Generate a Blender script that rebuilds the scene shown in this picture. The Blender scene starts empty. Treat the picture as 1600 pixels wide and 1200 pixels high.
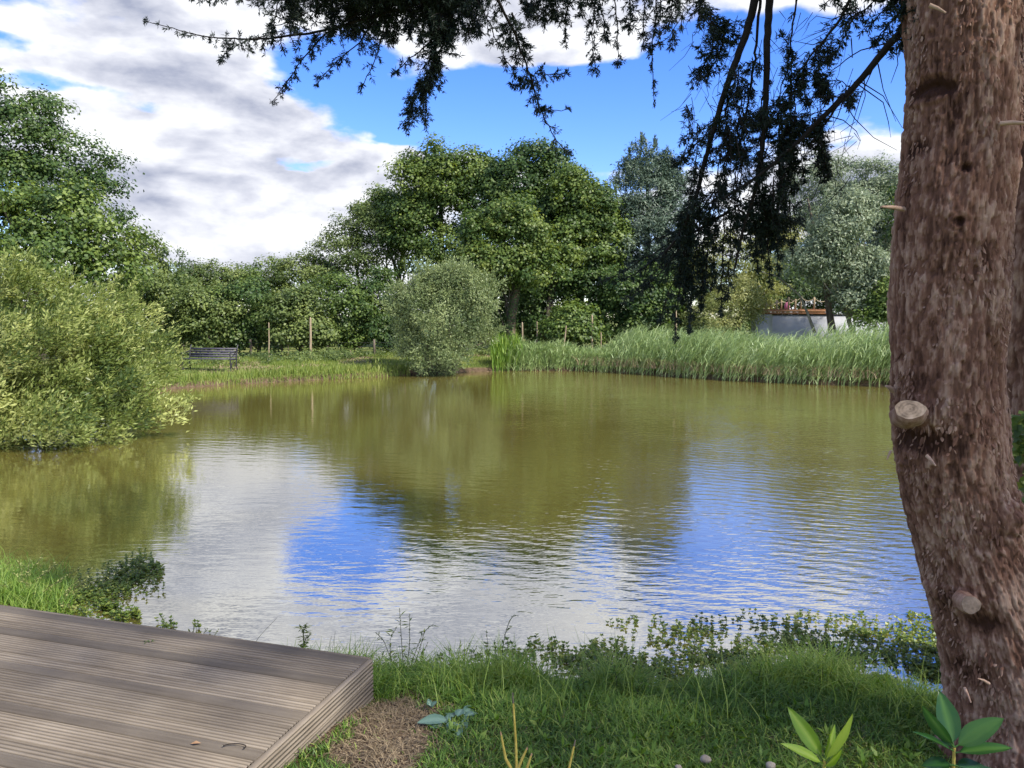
import bpy, math, random
import numpy as np
from mathutils import Vector, Matrix
random.seed(7); rng = np.random.default_rng(11)
S = bpy.context.scene; COL = S.collection
R = math.radians

# ------------------------------------------------------------------ camera
CAM_H = 2.2; PITCH = R(5.0); FPX = 1200.0
cd = bpy.data.cameras.new('camera'); cam = bpy.data.objects.new('camera', cd); COL.objects.link(cam)
cam.location = (0, 0, CAM_H); cam.rotation_euler = (math.pi/2-PITCH, 0, 0)
cd.sensor_width = 36; cd.lens = 36*FPX/1600; cd.clip_start = .05; cd.clip_end = 3000
S.camera = cam
cC, cS = math.cos(PITCH), math.sin(PITCH)
def ray(px, py):
    a = (px-800)/FPX; b = (600-py)/FPX
    return np.array((a, cC+b*cS, -cS+b*cC))
def P(px, py, Y):                      # point on the vertical plane y=Y
    d = ray(px, py); return np.array((0, 0, CAM_H))+d*(Y/d[1])
def G(px, py, z=0.0):                  # point on the level z
    d = ray(px, py); return np.array((0, 0, CAM_H))+d*((z-CAM_H)/d[2])

# ------------------------------------------------------------------ sun and sky
SUN = Vector((.66, -.52, .86)).normalized()
sun_el = math.asin(SUN.z); sun_rot = math.atan2(SUN.x, SUN.y)
sl = bpy.data.lights.new('sun', 'SUN'); sl.energy = 4.8; sl.angle = R(3.0); sl.color = (1, .94, .84)
so = bpy.data.objects.new('sun', sl); COL.objects.link(so)
so.rotation_euler = (-SUN).to_track_quat('-Z', 'Y').to_euler()
S.view_settings.view_transform = 'Standard'; S.view_settings.look = 'None'
S.view_settings.exposure = 0.70; S.view_settings.gamma = 1; S.view_settings.use_curve_mapping = False

W = bpy.data.worlds.new('World'); S.world = W; W.use_nodes = True
def build_world():
    nt = W.node_tree; N = nt.nodes; L = nt.links; N.clear()
    def nd(t, **k):
        n = N.new(t)
        for a, b in k.items(): setattr(n, a, b)
        return n
    def inp(n, i, v):
        if hasattr(v, 'is_linked') or hasattr(v, 'links'): L.new(v, n.inputs[i])
        else: n.inputs[i].default_value = v
    def M(op, a, b=0.0, c=0.0, clamp=False):
        n = nd('ShaderNodeMath', operation=op, use_clamp=clamp); inp(n, 0, a); inp(n, 1, b); inp(n, 2, c); return n.outputs[0]
    def VM(op, a, b, out=0):
        n = nd('ShaderNodeVectorMath', operation=op); inp(n, 0, a); inp(n, 1, b); return n.outputs[out]
    out = nd('ShaderNodeOutputWorld'); bg = nd('ShaderNodeBackground')
    sky = nd('ShaderNodeTexSky'); sky.sky_type = 'NISHITA'; sky.sun_disc = False
    sky.sun_elevation = sun_el; sky.sun_rotation = sun_rot; sky.ozone_density = 3.0; sky.air_density = 1.0; sky.dust_density = .3
    hs = nd('ShaderNodeHueSaturation'); inp(hs, 'Hue', .516); inp(hs, 'Saturation', 1.32); inp(hs, 'Value', 1.5); L.new(sky.outputs[0], hs.inputs['Color'])
    sc = VM('MULTIPLY', hs.outputs[0], (.104, .104, .122))
    tc = nd('ShaderNodeTexCoord'); dirv = VM('NORMALIZE', tc.outputs['Generated'], (0, 0, 0))
    sp = nd('ShaderNodeSeparateXYZ'); L.new(dirv, sp.inputs[0])
    X, Y, Z = sp.outputs
    zz = M('ADD', M('MAXIMUM', Z, 0.0), .16)
    cp = nd('ShaderNodeCombineXYZ'); inp(cp, 0, M('DIVIDE', X, zz)); inp(cp, 1, M('DIVIDE', Y, zz)); inp(cp, 2, 0.0)
    pc = cp.outputs[0]
    def noise(v, scale, det, rough=.55, dist=0.0):
        n = nd('ShaderNodeTexNoise'); L.new(v, n.inputs['Vector']); n.inputs['Scale'].default_value = scale
        n.inputs['Detail'].default_value = det; n.inputs['Roughness'].default_value = rough; n.inputs['Distortion'].default_value = dist
        return n.outputs[0]
    az = M('ARCTAN2', X, Y); el = M('ARCSINE', Z)
    ce = nd('ShaderNodeCombineXYZ'); inp(ce, 0, az); inp(ce, 1, el); inp(ce, 2, 0.0); ae = ce.outputs[0]
    warp = nd('ShaderNodeTexNoise'); L.new(pc, warp.inputs['Vector']); warp.inputs['Scale'].default_value = 1.8; warp.inputs['Detail'].default_value = 5
    wv = VM('MULTIPLY', VM('SUBTRACT', warp.outputs['Color'], (.5, .5, .5)), (.20, .12, 0))
    aew = VM('ADD', ae, wv)
    # banks of cumulus (centre and size as azimuth / elevation), each with its weight
    blobs = [(120, 40, 240, 50, .35), (230, 200, 330, 110, .5), (400, 330, 330, 80, .6), (570, 262, 130, 46, .4), (200, 110, 260, 60, .3), (300, -140, 620, 120, .55),
             (860, 66, 230, 60, .5), (850, -60, 260, 90, .3), (1390, 282, 150, 56, .8), (1200, 300, 200, 60, .5), (1290, 180, 110, 24, .28), (40, 128, 100, 22, -.7), (0, 40, 70, 26, -.7),
             (520, 110, 110, 60, -.7), (330, 255, 60, 12, -.3), (250, 150, 90, 14, -.3), (610, 215, 60, 16, -.3), (640, 190, 130, 40, -.5), (900, 190, 230, 66, -1.0), (1240, 110, 240, 90, -.9), (1200, -130, 330, 90, .15), (480, 240, 50, 10, -.4)]
    acc = None
    for px, py, rx, ry, w in blobs:
        d = ray(px, py); d = d/np.linalg.norm(d)
        a0 = math.atan2(d[0], d[1]); e0 = math.asin(d[2])
        v = VM('DIVIDE', VM('SUBTRACT', aew, (a0, e0, 0)), (rx/FPX, ry/FPX, 1))
        ln = VM('LENGTH', v, (0, 0, 0), 1)
        mr = nd('ShaderNodeMapRange'); mr.interpolation_type = 'SMOOTHSTEP'; L.new(ln, mr.inputs[0])
        mr.inputs[1].default_value = .3; mr.inputs[2].default_value = 1.35; mr.inputs[3].default_value = w; mr.inputs[4].default_value = 0
        acc = mr.outputs[0] if acc is None else M('ADD', acc, mr.outputs[0])
    big = noise(pc, .33, 3)
    def density(off):
        v1 = VM('MULTIPLY', VM('ADD', ae, off), (1.0, 2.1, 1.0))
        a = noise(v1, 4.2, 9, .52, .2); b = noise(VM('ADD', v1, (3.1, 1.7, 0)), 14.0, 6, .55, .2)
        return M('ADD', M('MULTIPLY', a, 1.5), M('MULTIPLY', b, .45))
    d0 = density((0, 0, 0)); d1 = density((.008, .022, 0))
    dens = M('ADD', M('ADD', d0, M('MULTIPLY', big, .35)), M('MULTIPLY', acc, .62))
    mr = nd('ShaderNodeMapRange'); mr.interpolation_type = 'SMOOTHSTEP'; L.new(dens, mr.inputs[0])
    mr.inputs[1].default_value = 1.07; mr.inputs[2].default_value = 1.29
    cov = mr.outputs[0]
    # puffs: denser cloud above a point means it lies on an underside -> grey; thick cloud is greyer too
    sh = M('ADD', M('MULTIPLY', M('SUBTRACT', d1, d0), 2.6), M('MULTIPLY', M('SUBTRACT', dens, 1.28), .85))
    th = nd('ShaderNodeMapRange'); L.new(sh, th.inputs[0]); th.inputs[1].default_value = -.16; th.inputs[2].default_value = .74
    cr = nd('ShaderNodeValToRGB'); L.new(th.outputs[0], cr.inputs[0])
    e = cr.color_ramp.elements; e[0].color = (.70, .71, .735, 1); e[0].position = .0; e[1].color = (.26, .285, .375, 1); e[1].position = 1
    m = cr.color_ramp.elements.new(.45); m.color = (.49, .505, .57, 1)
    mx = nd('ShaderNodeMixRGB'); L.new(cov, mx.inputs[0]); L.new(sc, mx.inputs[1]); L.new(cr.outputs[0], mx.inputs[2])
    # under the horizon: far land
    gm = nd('ShaderNodeMapRange'); L.new(Z, gm.inputs[0]); gm.inputs[1].default_value = -.02; gm.inputs[2].default_value = .0
    m2 = nd('ShaderNodeMixRGB'); L.new(gm.outputs[0], m2.inputs[0]); m2.inputs[1].default_value = (.06, .08, .04, 1); L.new(mx.outputs[0], m2.inputs[2])
    L.new(m2.outputs[0], bg.inputs[0]); bg.inputs[1].default_value = 1.0; L.new(bg.outputs[0], out.inputs[0])
build_world()

# ------------------------------------------------------------------ helpers
def setp(o, label=None, cat=None, group=None, kind=None):
    if label: o['label'] = label
    if cat: o['category'] = cat
    if group: o['group'] = group
    if kind: o['kind'] = kind
    return o
def empty(name, loc=(0, 0, 0), label=None, cat=None, group=None):
    o = bpy.data.objects.new(name, None); COL.objects.link(o); o.location = tuple(float(v) for v in loc); o.empty_display_size = .2
    return setp(o, label, cat, group)

class MB:
    """collects geometry (world or local coordinates) and links it as one mesh"""
    def __init__(s): s.v = []; s.f = []; s.t = []; s.n = 0
    def add(s, v, f, tint=.5):
        v = np.asarray(v, dtype=np.float32).reshape(-1, 3)
        f = np.asarray(f, dtype=np.int32)
        s.v.append(v); s.f.append(f+s.n); s.n += len(v)
        s.t.append(np.broadcast_to(np.asarray(tint, dtype=np.float32), (len(v),)).copy())
        return s
    def box(s, x0, x1, y0, y1, z0, z1, tint=.5, M=None):
        v = np.array([(x, y, z) for z in (z0, z1) for y in (y0, y1) for x in (x0, x1)], dtype=float)
        if M is not None: v = v@np.array(M.to_3x3()).T+np.array(M.translation)
        return s.add(v, [(0, 2, 3, 1), (4, 5, 7, 6), (0, 1, 5, 4), (2, 6, 7, 3), (0, 4, 6, 2), (1, 3, 7, 5)], tint)
    def tube(s, pts, rad, k=6, tint=.5, caps=True):
        pts = np.asarray(pts, dtype=float); n = len(pts); rad = np.broadcast_to(np.asarray(rad, dtype=float), (n,))
        tg = np.gradient(pts, axis=0); tg /= np.linalg.norm(tg, axis=1)[:, None]+1e-9
        ref = np.array((0, 0, 1.)) if abs(tg[0][2]) < .9 else np.array((1., 0, 0))
        a = np.cross(tg, ref); a /= np.linalg.norm(a, axis=1)[:, None]+1e-9; b = np.cross(tg, a)
        th = np.arange(k)*2*math.pi/k
        v = pts[:, None]+rad[:, None, None]*(a[:, None]*np.cos(th)[None, :, None]+b[:, None]*np.sin(th)[None, :, None])
        i = np.arange(n-1)[:, None]*k; j = np.arange(k)[None]; j2 = (j+1) % k
        f = np.stack([i+j, i+j2, i+k+j2, i+k+j], -1).reshape(-1, 4)
        v = v.reshape(-1, 3)
        s.add(v, f, tint)
        if caps:
            for e, base in ((0, 0), (n-1, (n-1)*k)):
                c = pts[e]; ring = v[base:base+k]
                tri = [(j, (j+1) % k, k, k) for j in range(k)]
                s.add(np.vstack([ring, c[None]]), tri, tint)
        return s
    def build(s, name, mat, parent=None, smooth=False, kind=None):
        me = bpy.data.meshes.new(name)
        if s.n:
            V = np.concatenate(s.v); F = np.concatenate(s.f); T = np.concatenate(s.t)
            tri = F[:, 2] == F[:, 3]
            tot = np.where(tri, 3, 4).astype(np.int32)
            start = np.concatenate([[0], np.cumsum(tot)[:-1]]).astype(np.int32)
            keep = np.ones(F.shape, bool); keep[tri, 3] = False
            me.vertices.add(len(V)); me.vertices.foreach_set('co', V.ravel())
            me.loops.add(int(tot.sum())); me.loops.foreach_set('vertex_index', F[keep].astype(np.int32))
            me.polygons.add(len(F)); me.polygons.foreach_set('loop_start', start); me.polygons.foreach_set('loop_total', tot)
            if smooth: me.polygons.foreach_set('use_smooth', np.ones(len(F), bool))
            at = me.attributes.new('tint', 'FLOAT', 'POINT'); at.data.foreach_set('value', T)
            me.update(calc_edges=True)
        me.materials.append(mat)
        o = bpy.data.objects.new(name, me); COL.objects.link(o)
        if parent is not None:
            o.parent = parent
            o.matrix_parent_inverse = Matrix.Translation(parent.location).inverted() if parent.type == 'EMPTY' else Matrix()
        if kind: o['kind'] = kind
        return o

def unit(a): return a/(np.linalg.norm(a, axis=-1, keepdims=True)+1e-9)
def rdir(n): return unit(rng.normal(size=(n, 3)))
def leaves(mb, pos, axis, nrm, L, Wd, tint):
    """folded rhombic leaves: base, two sides, tip (one quad each)"""
    n = len(pos); axis = unit(axis); side = unit(np.cross(axis, nrm)); nn = unit(np.cross(side, axis))
    L = np.broadcast_to(L, (n,))[:, None]; Wd = np.broadcast_to(Wd, (n,))[:, None]
    mid = pos+axis*L*.45+nn*L*.08
    v = np.stack([pos, mid+side*Wd*.5, pos+axis*L, mid-side*Wd*.5], 1).reshape(-1, 3)
    f = np.arange(n*4).reshape(n, 4)
    mb.add(v, f, np.repeat(np.broadcast_to(tint, (n,)), 4))
def blades(mb, base, lean, H, Wd, curve, tint, segs=3):
    """grass blades / reeds: tapered ribbons that arch along 'lean' (N,3 horizontal)"""
    n = len(base); H = np.broadcast_to(H, (n,)); Wd = np.broadcast_to(Wd, (n,)); curve = np.broadcast_to(curve, (n,))
    face = unit(np.cross(lean, np.array((0, 0, 1.)))+rng.normal(size=(n, 3))*np.array((.5, .5, 0)))
    rows = []
    for k in range(segs+1):
        t = k/segs; w = Wd*(1-t**1.6)*.5+.0004
        c = base+np.array((0, 0, 1.))*(H*(t-.38*curve*t*t))[:, None]+lean*(H*curve*t*t)[:, None]
        rows += [c-face*w[:, None], c+face*w[:, None]]
    v = np.stack(rows, 1).reshape(-1, 3); K = 2*(segs+1)
    q = np.array([(2*k, 2*k+1, 2*k+3, 2*k+2) for k in range(segs)])
    f = (np.arange(n)[:, None, None]*K+q[None]).reshape(-1, 4)
    mb.add(v, f, np.repeat(np.broadcast_to(tint, (n,)), K))
def vnoise(x, y, z, seed=0):
    xi, yi, zi = np.floor(x).astype(np.int64), np.floor(y).astype(np.int64), np.floor(z).astype(np.int64)
    fx, fy, fz = x-xi, y-yi, z-zi
    fx, fy, fz = [t*t*t*(t*(t*6-15)+10) for t in (fx, fy, fz)]
    def h(a, b, c):
        n = (a*374761393+b*668265263+c*2147483647+seed*144269) & 0xffffffff
        n = ((n ^ (n >> 13))*1274126177) & 0xffffffff
        n = ((n ^ (n >> 16))*2246822519) & 0xffffffff
        return ((n ^ (n >> 15)) & 0xffff)/65535.0*2-1
    r = 0
    for a in (0, 1):
        for b in (0, 1):
            for c in (0, 1):
                w = (fx if a else 1-fx)*(fy if b else 1-fy)*(fz if c else 1-fz)
                r = r+w*h(xi+a, yi+b, zi+c)
    return r
def sstep(a, b, x): t = np.clip((x-a)/(b-a), 0, 1); return t*t*(3-2*t)

# ------------------------------------------------------------------ materials
def newmat(name):
    m = bpy.data.materials.new(name); m.use_nodes = True; nt = m.node_tree
    b = nt.nodes['Principled BSDF']; return m, nt, nt.nodes, nt.links, b
def ramp(N, L, src, stops):
    r = N.new('ShaderNodeValToRGB'); L.new(src, r.inputs[0]); el = r.color_ramp.elements
    el[0].position = stops[0][0]; el[0].color = (*stops[0][1], 1); el[1].position = stops[-1][0]; el[1].color = (*stops[-1][1], 1)
    for p, c in stops[1:-1]: e = el.new(p); e.color = (*c, 1)
    return r.outputs[0]
def tex(N, L, scale, det=4, rough=.6, vec=None, mp=None):
    n = N.new('ShaderNodeTexNoise'); n.inputs['Scale'].default_value = scale; n.inputs['Detail'].default_value = det; n.inputs['Roughness'].default_value = rough
    if vec is None:
        g = N.new('ShaderNodeNewGeometry'); vec = g.outputs['Position']
    if mp:
        q = N.new('ShaderNodeMapping'); q.inputs['Scale'].default_value = mp; L.new(vec, q.inputs[0]); vec = q.outputs[0]
    L.new(vec, n.inputs['Vector']); return n.outputs[0]
def leaf_mat(name, c, rough=.5, trans=.32, nscale=.9, spread=.35):
    """c: three leaf colours, picked per leaf and per spray"""
    m, nt, N, L, b = newmat(name)
    a = N.new('ShaderNodeAttribute'); a.attribute_name = 'tint'
    nz = tex(N, L, nscale, 3)
    mm = N.new('ShaderNodeMath'); mm.operation = 'MULTIPLY_ADD'; L.new(nz, mm.inputs[0]); mm.inputs[1].default_value = spread*2; mm.inputs[2].default_value = -spread
    ad = N.new('ShaderNodeMath'); ad.operation = 'ADD'; L.new(mm.outputs[0], ad.inputs[0]); L.new(a.outputs['Fac'], ad.inputs[1])
    col = ramp(N, L, ad.outputs[0], [(0.05, c[0]), (.5, c[1]), (.95, c[2])])
    L.new(col, b.inputs['Base Color']); b.inputs['Roughness'].default_value = rough; b.inputs['Specular IOR Level'].default_value = .35
    tr = N.new('ShaderNodeBsdfTranslucent')
    hs = N.new('ShaderNodeHueSaturation'); hs.inputs['Hue'].default_value = .485; hs.inputs['Saturation'].default_value = 1.15; hs.inputs['Value'].default_value = 1.5
    L.new(col, hs.inputs['Color']); L.new(hs.outputs[0], tr.inputs[0])
    mx = N.new('ShaderNodeMixShader'); mx.inputs[0].default_value = trans
    L.new(b.outputs[0], mx.inputs[1]); L.new(tr.outputs[0], mx.inputs[2]); L.new(mx.outputs[0], N['Material Output'].inputs[0])
    return m
def solid_mat(name, c0, c1, scale=6, rough=.8, bump=0.0, bscale=20, mp=None, spec=.3):
    m, nt, N, L, b = newmat(name)
    nz = tex(N, L, scale, 6, mp=mp)
    a = N.new('ShaderNodeAttribute'); a.attribute_name = 'tint'
    ad = N.new('ShaderNodeMath'); ad.operation = 'MULTIPLY_ADD'; L.new(a.outputs['Fac'], ad.inputs[0]); ad.inputs[1].default_value = .5; ad.inputs[2].default_value = -.25
    s = N.new('ShaderNodeMath'); s.operation = 'ADD'; L.new(ad.outputs[0], s.inputs[0]); L.new(nz, s.inputs[1])
    L.new(ramp(N, L, s.outputs[0], [(.3, c0), (.7, c1)]), b.inputs['Base Color'])
    b.inputs['Roughness'].default_value = rough; b.inputs['Specular IOR Level'].default_value = spec
    if bump:
        bp = N.new('ShaderNodeBump'); bp.inputs['Distance'].default_value = bump; L.new(tex(N, L, bscale, 6, mp=mp), bp.inputs['Height']); L.new(bp.outputs[0], b.inputs['Normal'])
    return m
M_oak = leaf_mat('oak_leaf', ((.028, .062, .014), (.090, .145, .030), (.20, .26, .060)), spread=.45)
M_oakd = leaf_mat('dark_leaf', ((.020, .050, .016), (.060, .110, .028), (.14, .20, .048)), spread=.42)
M_light = leaf_mat('maple_leaf', ((.038, .08, .015), (.088, .140, .028), (.19, .235, .052)), spread=.42)
M_hedge = leaf_mat('hedge_leaf', ((.042, .075, .020), (.11, .155, .042), (.22, .27, .08)), spread=.42)
M_willow = leaf_mat('willow_leaf', ((.06, .095, .035), (.15, .20, .078), (.33, .385, .17)), rough=.45)
M_willow2 = leaf_mat('near_willow_leaf', ((.060, .098, .025), (.185, .235, .058), (.44, .47, .17)), rough=.42)
M_silver = leaf_mat('silver_leaf', ((.085, .12, .065), (.19, .24, .14), (.36, .41, .27)), rough=.45)
M_pine = leaf_mat('pine_needle', ((.035, .065, .040), (.085, .13, .085), (.17, .22, .15)), rough=.5, trans=.12)
M_yellow = leaf_mat('yellow_leaf', ((.10, .13, .03), (.22, .25, .075), (.38, .38, .15)))
M_cyp = leaf_mat('cypress_leaf_in_shade', ((.007, .014, .010), (.013, .026, .015), (.028, .046, .022)), rough=.6, trans=.08)  # nearly black: shade of the overhang put into the leaf colour
M_reed = leaf_mat('reed_leaf', ((.12, .19, .06), (.28, .38, .15), (.48, .56, .29)), rough=.4, nscale=.6)
M_grass = leaf_mat('grass_blade', ((.045, .100, .014), (.125, .235, .030), (.28, .36, .075)), rough=.5, nscale=2.5)
M_fgrass = leaf_mat('bank_grass', ((.08, .12, .02), (.17, .24, .045), (.32, .34, .10)), rough=.5, nscale=.7)
M_dry = leaf_mat('dry_grass', ((.10, .075, .04), (.20, .15, .085), (.36, .28, .17)), rough=.7, nscale=3, trans=.1)
M_wplant = leaf_mat('water_plant_leaf', ((.04, .08, .016), (.13, .19, .035), (.34, .36, .09)), rough=.35, nscale=2)
M_laurel = leaf_mat('laurel_leaf', ((.016, .055, .012), (.034, .105, .024), (.085, .19, .04)), rough=.22, trans=.25, nscale=12, spread=.15)
M_laurely = leaf_mat('young_laurel_leaf', ((.07, .14, .015), (.15, .26, .03), (.26, .36, .06)), rough=.25, trans=.35, nscale=12, spread=.15)
M_blue = leaf_mat('blue_leaf', ((.04, .085, .055), (.085, .155, .11), (.15, .24, .18)), rough=.3, trans=.1, nscale=10, spread=.2)
M_bark = solid_mat('grey_bark', (.05, .04, .03), (.16, .13, .10), 9, .9, .03, 22, (1, 1, .3))
M_ivybark = solid_mat('brown_bark', (.07, .055, .035), (.20, .155, .10), 9, .9, .03, 16, (1, 1, .3))
M_pbark = solid_mat('pale_bark', (.14, .13, .10), (.30, .28, .22), 9, .9, .02, 22, (1, 1, .3))
M_dbark = solid_mat('dark_twig', (.008, .006, .005), (.022, .016, .012), 30, .9, .003, 60)
M_stake = solid_mat('stake_wood', (.22, .17, .11), (.42, .33, .22), 12, .8, .004, 30, (1, 1, .2))
M_orange = solid_mat('stained_timber', (.20, .088, .044), (.33, .16, .08), 5, .65, .003, 20, (.3, 1, 1))
M_rope = solid_mat('rope', (.35, .29, .19), (.5, .43, .3), 40, .9)
M_wall = solid_mat('white_render', (.30, .31, .335), (.43, .44, .465), 1.4, .85, .004, 30)
M_bench = solid_mat('bench_slat_wood', (.035, .033, .045), (.085, .08, .10), 8, .5, .002, 40, (.2, 1, 1))
M_iron = solid_mat('black_iron', (.010, .010, .012), (.028, .028, .03), 20, .45, spec=.5)
M_pink = solid_mat('pink_cloth', (.6, .15, .24), (.75, .26, .36), 30, .8)
M_yst = solid_mat('yellow_stem', (.28, .20, .03), (.50, .40, .10), 40, .5, .001, 90)
M_stone = solid_mat('pale_stone', (.16, .13, .10), (.36, .31, .24), 25, .9, .004, 60)
M_stem = solid_mat('weed_stem', (.035, .04, .015), (.09, .09, .035), 40, .7)
M_deadleaf = solid_mat('dead_leaf', (.25, .14, .07), (.42, .27, .15), 40, .7)

# ------------------------------------------------------------------ terrain
shore = [(-.80, 4.42), (-.3, 4.40), (.35, 4.38), (.8, 4.22), (1.25, 4.42), (1.9, 4.40), (2.3, 4.15), (2.9, 4.05), (4.2, 4.3), (6.5, 5.2), (9.5, 8.0), (12.5, 13), (14, 19),
         (13.2, 23.2), (11.96, 24.22), (9.3, 25.3), (6.83, 27.24), (3.64, 31.0), (1.2, 31.4), (-.52, 31.1), (-2.2, 30.4), (-4.5, 28.4), (-6.6, 26.9), (-8.6, 25.4), (-10.24, 23.9),
         (-11.2, 21.5), (-11.6, 17), (-11.3, 12.5), (-9, 9.5), (-6.4, 7.6), (-4.7, 6.5), (-3.9, 5.9), (-3.2, 5.3), (-2.4, 4.9), (-1.6, 4.5)]
def chaikin(p, k=2):
    for _ in range(k):
        q = []
        for i in range(len(p)):
            a, b = np.array(p[i]), np.array(p[(i+1) % len(p)]); q += [a*.75+b*.25, a*.25+b*.75]
        p = q
    return np.array(p)
SH = chaikin(shore)
def sdist(x, y):
    x = np.asarray(x, float); y = np.asarray(y, float); shp = x.shape; x = x.ravel(); y = y.ravel()
    best = np.full(x.shape, 1e9); ins = np.zeros(x.shape, bool)
    for i in range(len(SH)):
        a, b = SH[i], SH[(i+1) % len(SH)]; e = b-a
        t = np.clip(((x-a[0])*e[0]+(y-a[1])*e[1])/(e@e), 0, 1)
        best = np.minimum(best, (x-a[0]-t*e[0])**2+(y-a[1]-t*e[1])**2)
        c = (a[1] > y) != (b[1] > y)
        with np.errstate(divide='ignore', invalid='ignore'):
            ins ^= c & (x < (b[0]-a[0])*(y-a[1])/(b[1]-a[1]+1e-12)+a[0])
    d = np.sqrt(best); return np.where(ins, -d, d).reshape(shp)
def gz(x, y):
    d = sdist(x, y); near = sstep(9, 6, y)
    d = d+.06*vnoise(x*3, y*3, x*0, 5)*1.0
    out = (.03+.42*(1-np.exp(-np.maximum(d, 0)/.85)))*near+(.17*sstep(0, .12, d)+.30*(1-np.exp(-np.maximum(d, 0)/2.0)))*(1-near)
    out = out+np.where(d > .2, .02*vnoise(x*2.1, y*2.1, x*0, 2)+.05*vnoise(x*.35, y*.35, x*0, 3), 0)
    return np.where(d > 0, out, np.maximum(-.9, d*.5-.015))
def build_ground():
    n, m = 200, 230; k = 7.0
    def sp(c, q, n): t = np.linspace(-1, 1, n); return c+q*np.sinh(k*t)/math.sinh(k)
    xs = sp(.2, 900, n); ys = sp(4.2, 900, m)
    # denser rows where the pond's far shore runs
    xs = np.unique(np.concatenate([xs, np.arange(-13, 15, .6)])); ys = np.unique(np.concatenate([ys, np.arange(5, 36, .4)]))
    Xg, Yg = np.meshgrid(xs, ys); Z = gz(Xg, Yg)
    V = np.stack([Xg, Yg, Z], -1).reshape(-1, 3); a, b = len(ys), len(xs)
    i = np.arange(a-1)[:, None]*b+np.arange(b-1)[None]
    F = np.stack([i, i+1, i+b+1, i+b], -1).reshape(-1, 4)
    m_, nt, N, L, bs = newmat('bank_soil_and_turf')
    g = N.new('ShaderNodeNewGeometry'); sx = N.new('ShaderNodeSeparateXYZ'); L.new(g.outputs['Position'], sx.inputs[0])
    soil = ramp(N, L, tex(N, L, 9, 8), [(.3, (.05, .033, .02)), (.7, (.17, .12, .075))])
    turf = ramp(N, L, tex(N, L, 1.1, 8, .7), [(.32, (.05, .075, .018)), (.5, (.12, .15, .035)), (.72, (.30, .25, .12))])
    mr = N.new('ShaderNodeMapRange'); L.new(sx.outputs[2], mr.inputs[0]); mr.inputs[1].default_value = .13; mr.inputs[2].default_value = .2
    dp = N.new('ShaderNodeVectorMath'); dp.operation = 'DISTANCE'; L.new(g.outputs['Position'], dp.inputs[0]); dp.inputs[1].default_value = (-.58, 3.2, .3)
    nd_ = N.new('ShaderNodeMath'); nd_.operation = 'ADD'; L.new(dp.outputs['Value'], nd_.inputs[0]); L.new(tex(N, L, 5, 4), nd_.inputs[1])
    m3 = N.new('ShaderNodeMapRange'); L.new(nd_.outputs[0], m3.inputs[0]); m3.inputs[1].default_value = .88; m3.inputs[2].default_value = 1.12
    mu = N.new('ShaderNodeMath'); mu.operation = 'MULTIPLY'; L.new(mr.outputs[0], mu.inputs[0]); L.new(m3.outputs[0], mu.inputs[1])
    mx = N.new('ShaderNodeMixRGB'); L.new(mu.outputs[0], mx.inputs[0]); L.new(soil, mx.inputs[1]); L.new(turf, mx.inputs[2])
    L.new(mx.outputs[0], bs.inputs['Base Color']); bs.inputs['Roughness'].default_value = .95; bs.inputs['Specular IOR Level'].default_value = .1
    bp = N.new('ShaderNodeBump'); bp.inputs['Distance'].default_value = .02; L.new(tex(N, L, 45, 5), bp.inputs['Height']); L.new(bp.outputs[0], bs.inputs['Normal'])
    MB().add(V, F).build('ground', m_, smooth=True, kind='structure')
build_ground()

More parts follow.
